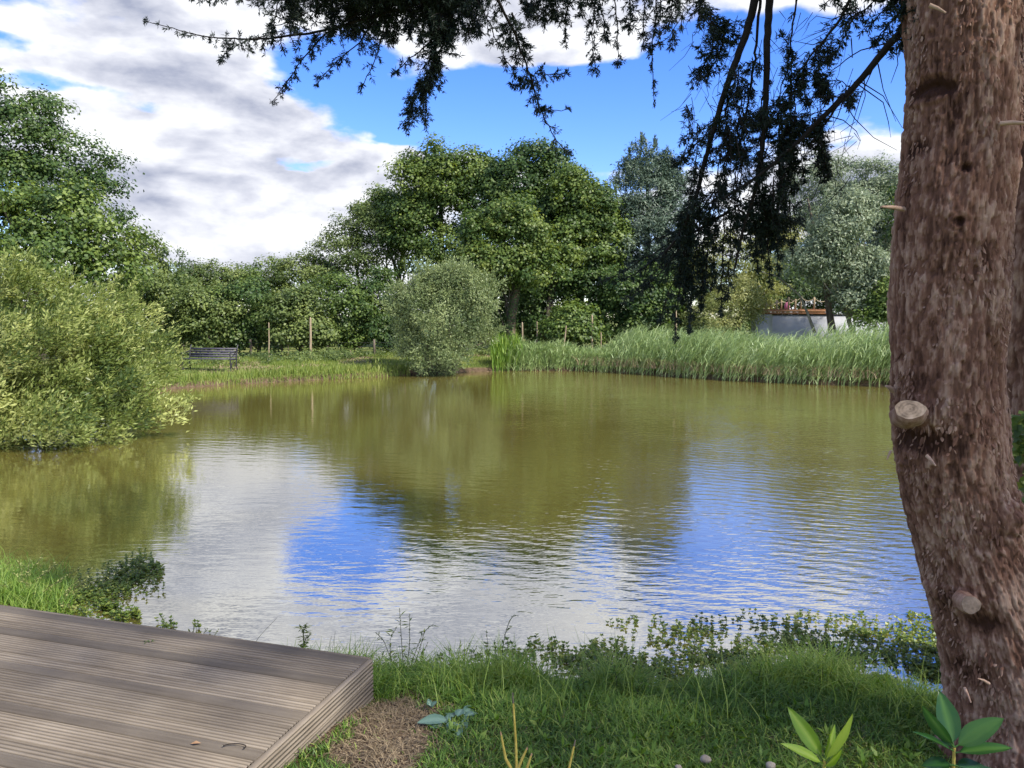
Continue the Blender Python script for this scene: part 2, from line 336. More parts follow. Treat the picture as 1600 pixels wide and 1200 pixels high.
def build_water():
    m, nt, N, L, b = newmat('murky_pond_water')
    g = N.new('ShaderNodeNewGeometry'); pos = g.outputs['Position']
    col = ramp(N, L, tex(N, L, .25, 3), [(.3, (.112, .094, .022)), (.7, (.140, .119, .029))])
    L.new(col, b.inputs['Base Color']); b.inputs['Roughness'].default_value = .9; b.inputs['Specular IOR Level'].default_value = 0
    def mapped(rot, sc):
        q = N.new('ShaderNodeMapping'); q.inputs['Rotation'].default_value = (0, 0, rot); q.inputs['Scale'].default_value = sc; L.new(pos, q.inputs[0]); return q.outputs[0]
    def mul(a, k):
        n = N.new('ShaderNodeMath'); n.operation = 'MULTIPLY'; L.new(a, n.inputs[0])
        if hasattr(k, 'links'): L.new(k, n.inputs[1])
        else: n.inputs[1].default_value = k
        return n.outputs[0]
    def add(a, c): n = N.new('ShaderNodeMath'); L.new(a, n.inputs[0]); L.new(c, n.inputs[1]); return n.outputs[0]
    n1 = tex(N, L, 2.6, 4, .55, mapped(R(17), (.8, 2.1, 1)))
    n2 = tex(N, L, 9.0, 2, .5, mapped(R(-10), (.6, 1.7, 1)))
    wv = N.new('ShaderNodeTexWave'); L.new(mapped(R(-62), (1, 1, 1)), wv.inputs['Vector']); wv.inputs['Scale'].default_value = 1.5; wv.inputs['Distortion'].default_value = 5; wv.inputs['Detail'].default_value = 3; wv.inputs['Detail Scale'].default_value = .8
    # breezy patches: stronger ripples towards the right of the pond
    sx = N.new('ShaderNodeSeparateXYZ'); L.new(pos, sx.inputs[0])
    mr = N.new('ShaderNodeMapRange'); L.new(sx.outputs[0], mr.inputs[0]); mr.inputs[1].default_value = -2; mr.inputs[2].default_value = 3.5; mr.inputs[3].default_value = .4; mr.inputs[4].default_value = 2.1
    pt = N.new('ShaderNodeMapRange'); L.new(tex(N, L, .5, 2), pt.inputs[0]); pt.inputs[1].default_value = .35; pt.inputs[2].default_value = .65; pt.inputs[3].default_value = .45; pt.inputs[4].default_value = 1.2
    amp = mul(mr.outputs[0], pt.outputs[0])
    h = add(add(mul(n1, .8), mul(mul(n2, .60), amp)), mul(mul(wv.outputs['Fac'], .16), amp))
    bp = N.new('ShaderNodeBump'); bp.inputs['Strength'].default_value = 1; bp.inputs['Distance'].default_value = .0042; L.new(h, bp.inputs['Height'])
    # murky body colour under a mirror film that strengthens at grazing angles
    gl = N.new('ShaderNodeBsdfGlossy'); gl.inputs['Roughness'].default_value = .02; gl.inputs[0].default_value = (1, 1, 1, 1); L.new(bp.outputs[0], gl.inputs['Normal'])
    fr = N.new('ShaderNodeFresnel'); fr.inputs[0].default_value = 1.33; L.new(bp.outputs[0], fr.inputs['Normal'])
    fm = N.new('ShaderNodeMath'); fm.operation = 'MULTIPLY_ADD'; fm.use_clamp = True; L.new(fr.outputs[0], fm.inputs[0]); fm.inputs[1].default_value = .22; fm.inputs[2].default_value = .52
    mx = N.new('ShaderNodeMixShader'); L.new(fm.outputs[0], mx.inputs[0]); L.new(b.outputs[0], mx.inputs[1]); L.new(gl.outputs[0], mx.inputs[2]); L.new(mx.outputs[0], N['Material Output'].inputs[0])
    o = MB().add([(-13, 3.2, 0), (15, 3.2, 0), (15, 33, 0), (-13, 33, 0)], [(0, 1, 2, 3)]).build('water', m, kind='structure')
build_water()

# ------------------------------------------------------------------ trees
def limb_pts(a, b, sag=.0, n=6, wob=.06):
    a = np.asarray(a, float); b = np.asarray(b, float); t = np.linspace(0, 1, n)[:, None]
    p = a+(b-a)*t; d = np.linalg.norm(b-a)
    p += np.sin(t*math.pi)*np.array((0, 0, sag*d)); p[1:-1] += rng.normal(size=(n-2, 3))*wob*d*.5
    return p
def crown_points(lobes, nclump, shell=.78):
    """clump centres on the lobes' outer shells, fewer inside"""
    C = np.array([l[0] for l in lobes]); Rr = np.array([l[1] for l in lobes]); sd = int(rng.integers(0, 999))
    w = (Rr[:, 0]*Rr[:, 2]); w = w/w.sum(); out = []; outn = []
    while len(out) < nclump:
        i = rng.choice(len(lobes), p=w); d = rdir(1)[0]
        if d[2] < -.3 and rng.random() < .6: d[2] *= -1
        if d[1] > .3 and rng.random() < .85: d[1] *= -1     # the far side of a crown carries fewer clumps
        r = shell+(1.03-shell)*rng.random() if rng.random() < .8 else .35+.4*rng.random()
        r *= 1+.40*float(vnoise(d[0]*2.6+i*7, d[1]*2.6, d[2]*2.6, sd))+(.22*rng.random() if rng.random() < .18 else 0)
        p = C[i]+d*Rr[i]*r
        k = np.linalg.norm((p-C)/Rr, axis=1); k[i] = 9
        if k.min() < .55: continue
        out.append(p); outn.append(d)
    return np.array(out), np.array(outn)
def foliage(mb, cent, nrm, cr, nleaf, L, Wd, flat=.62, up=.6, droop=0.0, tint_sd=.16, spray=0.0, wind=None):
    n = len(cent); cr = np.broadcast_to(cr, (n,))*(.65+.7*rng.random(n))
    for i in range(n):
        m = max(8, int(nleaf*(cr[i]/np.mean(cr))**2))
        d = rdir(m); rr = (.2+.85*rng.random(m)**.6)*(1+.35*np.abs(rng.normal(size=m))*(rng.random(m) < .35))
        off = d*rr[:, None]*cr[i]*np.array((1, 1, flat))
        # lumpy outline: push along a few random sprigs
        k = rdir(7)+np.array((0, 0, .15)); dd = d@k.T; pk = k[np.argmax(dd, 1)]
        off += pk*(cr[i]*.42*np.clip(dd.max(1), 0, 1)**4*rng.random(m))[:, None]
        pos = cent[i]+off
        nn = unit(d*.7+nrm[i]*.6+np.array((0, 0, up))+rng.normal(size=(m, 3))*.55)
        ax = unit(np.cross(nn, rdir(m))+np.array((0, 0, -droop))+(pk*spray))
        if wind is not None: ax = unit(ax+np.array(wind))
        t = .5+rng.normal()*tint_sd+rng.normal(size=m)*.13
        leaves(mb, pos, ax, nn, L*(.7+.6*rng.random(m)), Wd*(.7+.6*rng.random(m)), t)
def lobes_px(Y, lst):
    out = []
    for l in lst:
        px, py, rx, ry = l[:4]; y = Y+(l[4] if len(l) > 4 else 0); s = y/FPX
        out.append((P(px, py, y), np.array((rx*s, max(rx, ry)*s*.85, ry*s))))
    return out
def tree(name, Y, base_px, lst, mat, label, cat, clumps, nleaf, cr, L, Wd, trunk_r=.22, bark=M_bark, group=None, nlimb=14, lean=0, **kw):
    lobes = lobes_px(Y, lst); bp = P(base_px, 500, Y); bx = bp[0]; bz = float(gz(np.array([bx]), np.array([float(Y)]))[0])
    root = empty(name, (bx, Y, bz), label, cat, group)
    C, Nn = crown_points(lobes, int(clumps*1.75)); mb = MB(); foliage(mb, C, Nn, cr*.86, int(nleaf*.58), L*1.17, Wd*1.26, **kw)
    mb.build('crown', mat, root)
    tb = MB(); big = max(lobes, key=lambda l: l[1][0]*l[1][2])[0]
    top = np.array((big[0]+lean, Y, max(l[0][2]-l[1][2]*.2 for l in lobes)))
    tp = limb_pts((bx, Y, bz-.1), top, 0, 9, .015); tb.tube(tp, np.linspace(trunk_r, trunk_r*.2, 9), 8)
    tb.build('trunk', bark, root, smooth=True)
    lb = MB()
    for i in rng.choice(len(C), min(nlimb, len(C)), replace=False):
        t = .2+.6*rng.random(); k = int(t*8); lb.tube(limb_pts(tp[k], C[i], .08), np.linspace(trunk_r*.38*(1.15-t), .012, 6), 5, caps=False)
    lb.build('limbs', bark, root, smooth=True, kind='stuff')
    return root

# --- tall trees, left
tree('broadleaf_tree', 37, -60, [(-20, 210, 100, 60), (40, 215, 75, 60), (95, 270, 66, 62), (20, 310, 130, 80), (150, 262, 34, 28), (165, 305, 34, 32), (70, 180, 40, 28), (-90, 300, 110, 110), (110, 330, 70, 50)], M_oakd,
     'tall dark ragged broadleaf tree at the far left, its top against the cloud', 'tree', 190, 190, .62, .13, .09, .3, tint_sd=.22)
tree('broadleaf_tree', 31, 60, [(30, 365, 95, 60), (110, 350, 70, 55), (160, 390, 60, 55), (-60, 380, 90, 80), (60, 420, 160, 60), (165, 430, 66, 50)], M_oak,
     'lighter green maple-like tree behind the big left bush, below the tall dark crown', 'tree', 150, 190, .6, .13, .10, .25, tint_sd=.22)
tree('broadleaf_tree', 39, 215, [(215, 400, 32, 40), (205, 440, 45, 50), (232, 450, 35, 60)], M_hedge,
     'small round green tree at the right foot of the tall left trees', 'tree', 46, 170, .5, .12, .09, .12)
for px, top, w, Y, lab in ((251, 383, 13, 40, 'slim pointed young tree, left of the two thin spires above the hedge'), (287, 388, 15, 41, 'slim pointed young tree, right of the two thin spires above the hedge')):
    tree('young_tree', Y, px, [(px, top+12, w*.35, 14), (px, top+34, w*.8, 20), (px, top+66, w*1.3, 28)], M_oakd, lab, 'tree', 34, 60, .28, .10, .05, .06, up=.3, group='thin young trees on the left skyline')
# --- mixed trees and bushes of the far hedge, left to middle
hedge = [
 (330, 44, [(318, 440, 42, 26), (352, 448, 40, 30), (300, 470, 50, 40)], M_hedge, 'low grey-green tree on the skyline above the bench'),
 (395, 45, [(385, 438, 36, 24), (420, 442, 44, 30), (400, 470, 60, 36)], M_oak, 'rounded green tree on the skyline between the bench and the tall stake'),
 (470, 44, [(455, 425, 40, 22), (490, 430, 40, 32), (470, 465, 55, 40)], M_hedge, 'low tree on the skyline straight above the tall bare stake'),
 (245, 36, [(262, 465, 44, 34), (240, 500, 46, 45), (285, 520, 40, 34)], M_hedge, 'loose green bush between the big left bush and the bench'),
 (325, 35, [(318, 478, 46, 34), (345, 500, 44, 34), (310, 520, 44, 28)], M_hedge, 'bushy hedge shrub directly behind the bench'),
 (400, 35.5, [(392, 475, 46, 34), (420, 505, 46, 40), (378, 520, 40, 30)], M_oakd, 'darker hedge shrub just right of the bench'),
 (470, 35, [(462, 490, 42, 38), (485, 520, 44, 30), (445, 525, 34, 26)], M_hedge, 'hedge shrub behind the tall bare stake'),
 (540, 36, [(532, 470, 46, 40), (560, 500, 46, 44), (520, 520, 44, 30)], M_oak, 'green hedge shrub between the tall stake and the round willow'),
 (600, 36.5, [(590, 470, 40, 44), (610, 515, 40, 34), (570, 530, 30, 22)], M_oakd, 'dark hedge shrub tucked behind the left edge of the round willow'),
]
for bx, Y, lst, mt, lab in hedge:
    sm = lst[0][1] > 460
    if sm: lst = lst+[(bx-14, 532, 40, 18), (bx+24, 528, 34, 18)]
    tree('hedge_shrub' if sm else 'broadleaf_tree', Y, bx, lst, mt, lab, 'bush' if sm else 'tree', 62, 170, .46, .11, .075, .10, nlimb=10, group='bushes of the far hedge' if sm else None, tint_sd=.2)
# --- slope of trees rising to the oaks
tree('broadleaf_tree', 44, 560, [(540, 375, 34, 30), (570, 350, 40, 30), (520, 400, 30, 24), (600, 395, 48, 50), (560, 430, 60, 40)], M_hedge,
     'feathery grey-green tree on the slope left of the tall oaks', 'tree', 100, 170, .5, .11, .07, .14, tint_sd=.2)
tree('broadleaf_tree', 45, 610, [(612, 330, 36, 30), (600, 310, 22, 14), (640, 350, 50, 50), (580, 345, 30, 22)], M_oak,
     'rounded green tree filling the shoulder between the sloping tree and the left oak', 'tree', 80, 180, .55, .12, .08, .2)
tree('oak_tree', 43, 690, [(680, 262, 34, 28), (668, 290, 50, 40), (700, 330, 62, 50), (650, 350, 48, 45), (690, 400, 80, 50), (738, 262, 36, 26), (750, 300, 44, 44)], M_oak,
     'tall oak with the leftmost of the rounded treetops, behind the round willow', 'tree', 170, 210, .6, .13, .10, .3, tint_sd=.22)
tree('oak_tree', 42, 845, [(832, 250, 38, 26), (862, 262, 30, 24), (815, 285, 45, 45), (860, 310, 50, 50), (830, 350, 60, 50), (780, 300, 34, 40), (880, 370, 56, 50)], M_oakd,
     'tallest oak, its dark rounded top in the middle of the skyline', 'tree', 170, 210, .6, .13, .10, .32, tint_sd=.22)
tree('oak_tree', 40, 905, [(893, 272, 12, 10), (905, 315, 38, 38), (935, 300, 18, 14), (925, 345, 42, 44), (905, 395, 66, 48), (950, 385, 34, 44), (880, 430, 60, 40)], M_oak,
     'oak stepping down to the right between the tallest oak and the pine', 'tree', 130, 200, .55, .13, .10, .26, tint_sd=.22)
def ivy_tree():
    Y = 37
    r = tree('oak_tree', Y, 797, [(790, 345, 44, 34), (760, 370, 40, 36), (815, 385, 44, 40), (785, 415, 62, 36), (835, 425, 44, 32), (745, 420, 34, 30)], M_light,
             'bright green tree low in front of the oaks, on a bare leaning ivy-flecked trunk', 'tree', 130, 210, .5, .12, .09, .05, tint_sd=.2)
    tb = MB(); pts = np.array([P(797, 535, Y), P(799, 500, Y), P(805, 465, Y), P(812, 430, Y), P(808, 400, Y)]); tb.tube(pts, [.30, .22, .20, .18, .14], 10); tb.build('lower_trunk', M_ivybark, r, smooth=True)
    iv = MB(); n = 900; t = rng.random(n)*3.2; k = t.astype(int).clip(0, 3); fr = (t-k)[:, None]; c = pts[k]*(1-fr)+pts[k+1]*fr; a = rng.random(n)*6.283
    o = np.stack([np.cos(a), np.sin(a), a*0], -1); leaves(iv, c+o*.27, np.array((0, 0, -1.))+o*.5+rdir(n)*.5, o, .09, .08, .4+.2*rng.random(n)); iv.build('ivy', M_oakd, r, kind='stuff')
ivy_tree()
def bare_trunk(px, Y, pts, r0, label):
    root = empty('tree_trunk', P(pts[0][0], pts[0][1], Y), label, 'tree')
    pp = np.array([P(a, b, Y) for a, b in pts]); MB().tube(pp, np.linspace(r0, r0*.4, len(pp)), 8).build('trunk', M_bark, root, smooth=True)
    b = MB(); b.tube(limb_pts(pp[1], pp[1]+np.array((.6, 0, 2.2)), 0), np.linspace(r0*.4, .02, 6), 6); b.build('limb', M_bark, root, smooth=True)
bare_trunk(855, 38.5, [(852, 530), (856, 490), (862, 440), (870, 395)], .15, 'slender dark trunk with a forking limb, in the shade right of the ivy-flecked trunk')
bare_trunk(880, 40, [(905, 530), (900, 480), (903, 430), (898, 400)], .12, 'thin dark trunk in the deep shade under the stepping-down oak')
# --- dark understorey on the right half
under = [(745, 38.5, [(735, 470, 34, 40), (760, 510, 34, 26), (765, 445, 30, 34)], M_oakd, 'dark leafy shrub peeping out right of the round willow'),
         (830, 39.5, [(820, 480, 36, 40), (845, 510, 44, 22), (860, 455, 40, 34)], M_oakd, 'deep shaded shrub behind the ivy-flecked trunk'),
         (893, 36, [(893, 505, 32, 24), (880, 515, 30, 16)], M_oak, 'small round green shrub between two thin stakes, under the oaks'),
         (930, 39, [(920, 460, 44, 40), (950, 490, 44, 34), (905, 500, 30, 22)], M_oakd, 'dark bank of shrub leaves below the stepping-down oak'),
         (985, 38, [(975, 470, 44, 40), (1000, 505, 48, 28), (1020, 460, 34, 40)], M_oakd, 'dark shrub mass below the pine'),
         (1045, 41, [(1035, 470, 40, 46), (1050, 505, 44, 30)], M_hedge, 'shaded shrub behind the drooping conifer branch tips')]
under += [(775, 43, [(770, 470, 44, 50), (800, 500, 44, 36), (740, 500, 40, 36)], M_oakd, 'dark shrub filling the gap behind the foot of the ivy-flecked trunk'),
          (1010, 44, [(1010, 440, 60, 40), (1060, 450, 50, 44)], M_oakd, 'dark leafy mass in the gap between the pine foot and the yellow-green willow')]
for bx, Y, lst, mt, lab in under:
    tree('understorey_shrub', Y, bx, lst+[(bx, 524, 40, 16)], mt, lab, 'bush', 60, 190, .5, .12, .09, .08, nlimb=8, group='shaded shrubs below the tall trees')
def pine():
    Y = 41; root = tree('pine_tree', Y, 1010, [(1005, 245, 22, 18), (985, 270, 22, 20), (1030, 270, 26, 24), (1000, 300, 50, 36), (985, 345, 46, 36), (1030, 340, 55, 40), (1045, 300, 30, 30), (1010, 390, 70, 44), (985, 425, 60, 34), (1040, 430, 50, 34)], M_pine,
        'blue-green pine with a candle-tufted top, right of the oaks', 'tree', 260, 200, .42, .15, .042, .26, flat=.8, up=.9, spray=.5)
    mb = MB(); C, Nn = crown_points(lobes_px(Y, [(1005, 240, 24, 14), (988, 268, 24, 16), (1035, 265, 26, 18), (1010, 300, 50, 30)]), 60, .9)
    for c in C:       # upright candles
        m = 60; t = rng.random(m)[:, None]*.55; d = rdir(m)*np.array((1, 1, .3)); leaves(mb, c+np.array((0, 0, 1.))*t, d*.6+np.array((0, 0, .8)), rdir(m), .16, .034, .55+.1*rng.normal(size=m))
    mb.build('needle_candles', M_pine, root, kind='stuff')
pine()
# --- right hand side
tree('willow_tree', 39.5, 1150, [(1095, 430, 36, 50), (1130, 405, 40, 44), (1165, 440, 56, 54), (1150, 480, 56, 40), (1205, 385, 40, 44)], M_yellow,
     'yellow-green willow seen through the hanging conifer foliage', 'tree', 100, 170, .48, .13, .04, .14, droop=.5, tint_sd=.2)
tree('hedge_shrub', 36, 1140, [(1140, 490, 44, 34), (1165, 470, 30, 30), (1110, 500, 40, 30), (1180, 500, 14, 24)], M_yellow,
     'straw-coloured bush left of the white wall', 'bush', 60, 150, .42, .10, .035, .07, droop=.3, tint_sd=.2)
def silver(Y, bx, lst, lab, n):
    r = tree('willow_tree', Y, bx, lst, M_silver, lab, 'tree', n, 200, .52, .14, .05, .13, bark=M_pbark, droop=.35, tint_sd=.2, group='silvery willows behind the wall', nlimb=26)
    return r
silver(46, 1300, [(1295, 272, 34, 26), (1270, 310, 46, 40), (1310, 340, 50, 50), (1260, 370, 60, 50), (1290, 420, 70, 46), (1220, 400, 40, 40), (1240, 440, 50, 26)], 'tall silvery willow rising above the white wall', 210)
silver(44, 1365, [(1362, 280, 34, 28), (1345, 320, 34, 40), (1385, 330, 40, 50), (1360, 390, 50, 50), (1375, 440, 50, 46), (1400, 370, 60, 70), (1330, 450, 36, 30)], 'silvery willow beside the near trunk, right of the taller one', 210)
silver(34.2, 1345, [(1330, 425, 40, 36), (1365, 440, 34, 40), (1345, 472, 36, 16), (1285, 400, 44, 36), (1255, 415, 30, 24), (1300, 350, 40, 36), (1330, 330, 34, 34)], 'lower silvery willow hanging over the right end of the white wall', 110)
tree('hedge_shrub', 33, 1378, [(1375, 480, 24, 24), (1392, 470, 24, 34), (1365, 500, 30, 14)], M_oak, 'fresh green bush between the reeds and the near trunk', 'bush', 44, 160, .36, .10, .08, .06)
for pts, r in (([(1273, 520), (1262, 490), (1250, 462), (1215, 432), (1190, 425)], .075), ([(1301, 520), (1296, 490), (1291, 450), (1284, 400), (1270, 350), (1262, 310)], .18), ([(1325, 505), (1329, 470), (1334, 430), (1331, 370), (1322, 310)], .06)):
    lab = {.075: 'thin arching willow stem crossing in front of the white wall', .18: 'stout leaning willow trunk in front of the right end of the white wall', .06: 'slim pale stem standing right of the stout willow trunk'}[r]
    root = empty('leaning_willow', P(pts[0][0], 520, 35), lab, 'tree')
    pp = np.array([P(a, b, 35) for a, b in pts]); MB().tube(pp, np.linspace(r, r*.22, len(pp)), 7).build('trunk', M_pbark if r < .1 else M_bark, root, smooth=True)
    f = MB(); m = 900; t = rng.random(m); k = (t*(len(pp)-2)).astype(int)+1; c = pp[np.minimum(k, len(pp)-1)]+rng.normal(size=(m, 3))*np.array((.7, .4, .35))+np.array((0, 0, .5)); c = c[c[:, 2] > 3.0]; m = len(c)
    leaves(f, c, rdir(m)+np.array((0, 0, -.4)), rdir(m), .13, .035, .5+.15*rng.normal(size=m)); f.build('foliage', M_silver, root, kind='stuff')

for bx, Y, lst, mt, lab in ((1500, 40, [(1480, 330, 90, 80), (1530, 400, 90, 80), (1450, 420, 60, 70)], M_oak, 'green tree hidden behind the near trunk, right of the silvery willows'),
                            (1720, 36, [(1700, 330, 110, 90), (1760, 420, 100, 80), (1650, 430, 80, 70)], M_oakd, 'dark tree beyond the right end of the reeds')):
    tree('broadleaf_tree', Y, bx, lst, mt, lab, 'tree', 90, 170, .7, .15, .12, .22)
# backdrop woodland far behind, closing the gaps under the crowns
def woodland():
    mb = MB(); n = 300
    x = rng.uniform(-75, 80, n); y = 56+rng.uniform(0, 10, n)+np.abs(x)*.1
    hh = 4.0+1.2*rng.random(n)+2.8*sstep(-8, 0, x)
    C = np.stack([x, y, hh*rng.random(n)], -1); foliage(mb, C, np.tile(np.array((0, -1., .4)), (n, 1)), 1.7, 120, .32, .25, tint_sd=.15)
    setp(mb.build('far_woodland', M_oakd, kind='stuff'), 'dark strip of far woodland seen in the gaps behind the trees', 'woodland')
woodland()

# ------------------------------------------------------------------ willows by the water
def bush(name, center, rad, nclump, nleaf, cr, L, Wd, mat, label, droop, spray, base, seed_stem=10, wind=None):
    root = empty(name, base, label, 'bush')
    C, Nn = crown_points([(np.array(c, float), np.array(r, float)) for c, r in zip(center, rad)], nclump, .80)
    mb = MB(); foliage(mb, C, Nn, cr, nleaf, L, Wd, flat=.85, up=.35, droop=droop, spray=spray, tint_sd=.22, wind=wind); mb.build('crown', mat, root)
    sb = MB()
    for i in rng.choice(len(C), seed_stem, replace=False):
        sb.tube(limb_pts(np.array(base)+rng.normal(size=3)*np.array((.25, .2, .03)), C[i], .06, 7), np.linspace(.045, .008, 7), 5, caps=False)
    sb.build('stems', M_bark, root, smooth=True, kind='stuff')
    # shoots that stick out of the outline
    sh = MB(); k = len(C)*4; idx = rng.integers(0, len(C), k); d = unit(Nn[idx]+np.array((0, 0, .55))+rng.normal(size=(k, 3))*.3+(np.array(wind)*.6 if wind is not None else 0))
    st = C[idx]+d*cr*.3; ln = cr*(1.0+.9*rng.random(k))
    for j in range(9):
        t = .35+.65*j/9; p = st+d*(ln*t)[:, None]; a = unit(rng.normal(size=(k, 3))*.7+d); leaves(sh, p, a, rdir(k), L*(.8+.3*rng.random(k)), Wd, .62+.15*rng.normal(size=k))
    sh.build('leaf_shoots', mat, root, kind='stuff')
    return root
Yb = 29.3; s = Yb/FPX
bush('round_willow', [P(690, 500, Yb), P(655, 480, Yb), P(725, 475, Yb), P(690, 455, Yb), P(690, 545, Yb)], [(70*s, 1.6, 68*s), (42*s, 1.2, 40*s), (46*s, 1.2, 44*s), (42*s, 1.1, 38*s), (62*s, 1.4, 36*s)], 300, 190, .32, .10, .034, M_willow,
     'round grey-green willow bush at the water edge in the middle of the far bank', .1, .5, (P(690, 580, Yb)[0], Yb, .1), 16)
Yl = 14.2; s = Yl/FPX
bush('spreading_willow', [P(70, 590, Yl), P(135, 575, Yl), P(-60, 560, Yl+1), P(90, 500, Yl+1.3), P(192, 606, Yl), P(30, 640, Yl-.7), P(-80, 470, Yl+1.5), P(60, 450, Yl+1.8), P(112, 645, Yl-.3), P(160, 525, Yl+1.), P(-10, 660, Yl-.6), P(50, 668, Yl-.9), P(155, 655, Yl-.4)],
     [(150*s, 1.7, 105*s), (100*s, 1.4, 95*s), (140*s, 1.6, 120*s), (110*s, 1.4, 75*s), (56*s, .9, 66*s), (140*s, 1.3, 62*s), (90*s, 1.2, 60*s), (46*s, .9, 36*s), (110*s, 1.1, 50*s), (80*s, 1.1, 60*s), (120*s, .9, 40*s), (150*s, .9, 34*s), (90*s, .8, 32*s)], 400, 260, .28, .095, .029, M_willow2,
     'big spreading willow bush with bright shoots, overhanging the water at the left', .05, .5, (-9.8, 14.2, .2), 26, wind=(.95, .1, .55))

# ------------------------------------------------------------------ reeds and far bank grass
def scatter_shore(pxa, pxb, n, d0, d1):
    """random points behind the far shore between two picture columns, d0..d1 metres from the water"""
    out = []
    while len(out) < n:
        k = n*3; x = rng.uniform(-13, 16, k); y = rng.uniform(20, 37, k); d = sdist(x, y)
        col = 800+FPX*x/(y*cC)
        ok = (d > d0) & (d < d1) & (col > pxa) & (col < pxb)
        out += list(zip(x[ok], y[ok]))
    a = np.array(out[:n]); return a[:, 0], a[:, 1]
def reeds(name, pxa, pxb, n, d0, d1, hfun, label, wind=1.0, mat=M_reed, nl=9, curl=.85, tint0=.56):
    x, y = scatter_shore(pxa, pxb, n, d0, d1); z = gz(x, y); col = 800+FPX*x/(y*cC); H = hfun(col)*(.72+.4*rng.random(n))*(1+.16*vnoise(x*.9, y*.9, x*0, 9))
    mb = MB(); base = np.stack([x, y, np.maximum(z, -.2)-.02], -1); lean = unit(np.stack([.8*wind+.5*rng.normal(size=n), .5*rng.normal(size=n), x*0], -1)); cv = .12+.16*rng.random(n)
    blades(mb, base, lean, H, .016, cv, .28+.2*rng.random(n), 3)
    for k in range(nl):
        t = .12+.86*(k+rng.random(n))/nl; b = base+np.array((0, 0, 1.))*(H*(t-.38*cv*t*t))[:, None]+lean*(H*cv*t*t)[:, None]
        ld = unit(np.stack([.75*wind+.6*rng.normal(size=n), .6*rng.normal(size=n)-.25, x*0], -1))
        ll = (.34+.34*rng.random(n))*np.minimum(H/1.4, 1.1)
        dry = (t < .25) & (rng.random(n) < .6)
        blades(mb, b, ld, ll, .020+.012*rng.random(n), curl+.5*rng.random(n), np.where(dry, 1.0, tint0+.16*rng.normal(size=n)), 2)
    setp(mb.build(name, mat, kind='stuff'), label, 'reeds')
reeds('reed_bed', 945, 1640, 4300, -.35, 3.6, lambda c: np.interp(c, [945, 985, 1050, 1200, 1400], [.7, 1.35, 1.25, 1.15, 1.65]), 'tall wind-combed green reed bed along the right half of the far bank')
reeds('reed_fringe', 790, 950, 1100, -.2, 1.3, lambda c: np.interp(c, [790, 860, 900, 945], [.85, .9, .62, .7]), 'shorter pale reed fringe between the iris clump and the tall reeds', wind=.6)
reeds('iris_clump', 768, 812, 420, -.2, 1.2, lambda c: np.full(c.shape, 1.0), 'dark green clump of upright flag iris leaves right of the round willow', wind=.1, mat=M_grass, nl=3, curl=.12)
reeds('waterside_sedge', 420, 625, 260, -.25, .35, lambda c: np.interp(c, [420, 470, 500, 620], [.34, .5, .5, .32]), 'thin bright sedge leaves standing in the water left of the round willow', wind=.1, mat=M_fgrass, nl=2, curl=.15)
def dead_reed():
    n = 420; x, y = scatter_shore(900, 1410, n, -.45, .1); base = np.stack([x, y, x*0+.02], -1); lean = unit(np.stack([rng.normal(size=n), -.6+.5*rng.normal(size=n), x*0], -1)); mb = MB()
    blades(mb, base+np.array((0, 0, .25)), lean, .5+.2*rng.random(n), .022, .8+.5*rng.random(n), .4+.5*rng.random(n), 3)
    setp(mb.build('dead_reed_litter', M_dry, kind='stuff'), 'straw-coloured dead reed leaves drooping to the water under the reed bed', 'dead reeds')
dead_reed()
def bank_grass():
    mb = MB(); n = 24000; x, y = scatter_shore(230, 1100, n, .0, 7.0); z = gz(x, y); nz = vnoise(x*.8, y*.8, x*0, 21)
    k = nz > -.55; x, y, z, nz = x[k], y[k], z[k], nz[k]; n = len(x)
    lean = unit(np.stack([rng.normal(size=n), rng.normal(size=n), x*0], -1)); blades(mb, np.stack([x, y, z-.01], -1), lean, (.06+.09*rng.random(n))*(1+.6*nz), .02, .5*rng.random(n), .42+.3*nz+.15*rng.normal(size=n), 2)
    n = 2600; x, y = scatter_shore(240, 640, n, -.05, .5); z = gz(x, y); lean = unit(np.stack([rng.normal(size=n), rng.normal(size=n), x*0], -1)); blades(mb, np.stack([x, y, z-.01], -1), lean, .14+.22*rng.random(n), .02, .6*rng.random(n), .55+.2*rng.normal(size=n), 3)
    setp(mb.build('far_bank_grass', M_fgrass, kind='stuff'), 'sunlit yellow-green grass on the far bank in front of the hedge', 'grass')
    mb = MB(); n = 7000; x, y = scatter_shore(270, 1000, n, .8, 5.0); z = gz(x, y); nz = vnoise(x*.8, y*.8, x*0, 21); k = nz < -.1; x, y, z = x[k], y[k], z[k]; n = len(x)
    lean = unit(np.stack([rng.normal(size=n), rng.normal(size=n), x*0], -1)); blades(mb, np.stack([x, y, z-.005], -1), lean, .10, .025, .9+.4*rng.random(n), .5+.4*rng.random(n), 2)
    setp(mb.build('dry_bank_grass', M_dry, kind='stuff'), 'bleached dry grass patches on the far bank', 'dry grass')
    # ferny herbs and nettles at the hedge foot
    mb = MB(); n = 150; x, y = scatter_shore(230, 1080, n, 3.6, 7.0); C = np.stack([x, y, gz(x, y)+.15], -1); foliage(mb, C, np.tile(np.array((0, -.5, .8)), (n, 1)), .30, 90, .09, .06)
    setp(mb.build('hedge_foot_herbs', M_hedge, kind='stuff'), 'tangle of low herbs and nettles along the foot of the far hedge', 'undergrowth')
bank_grass()

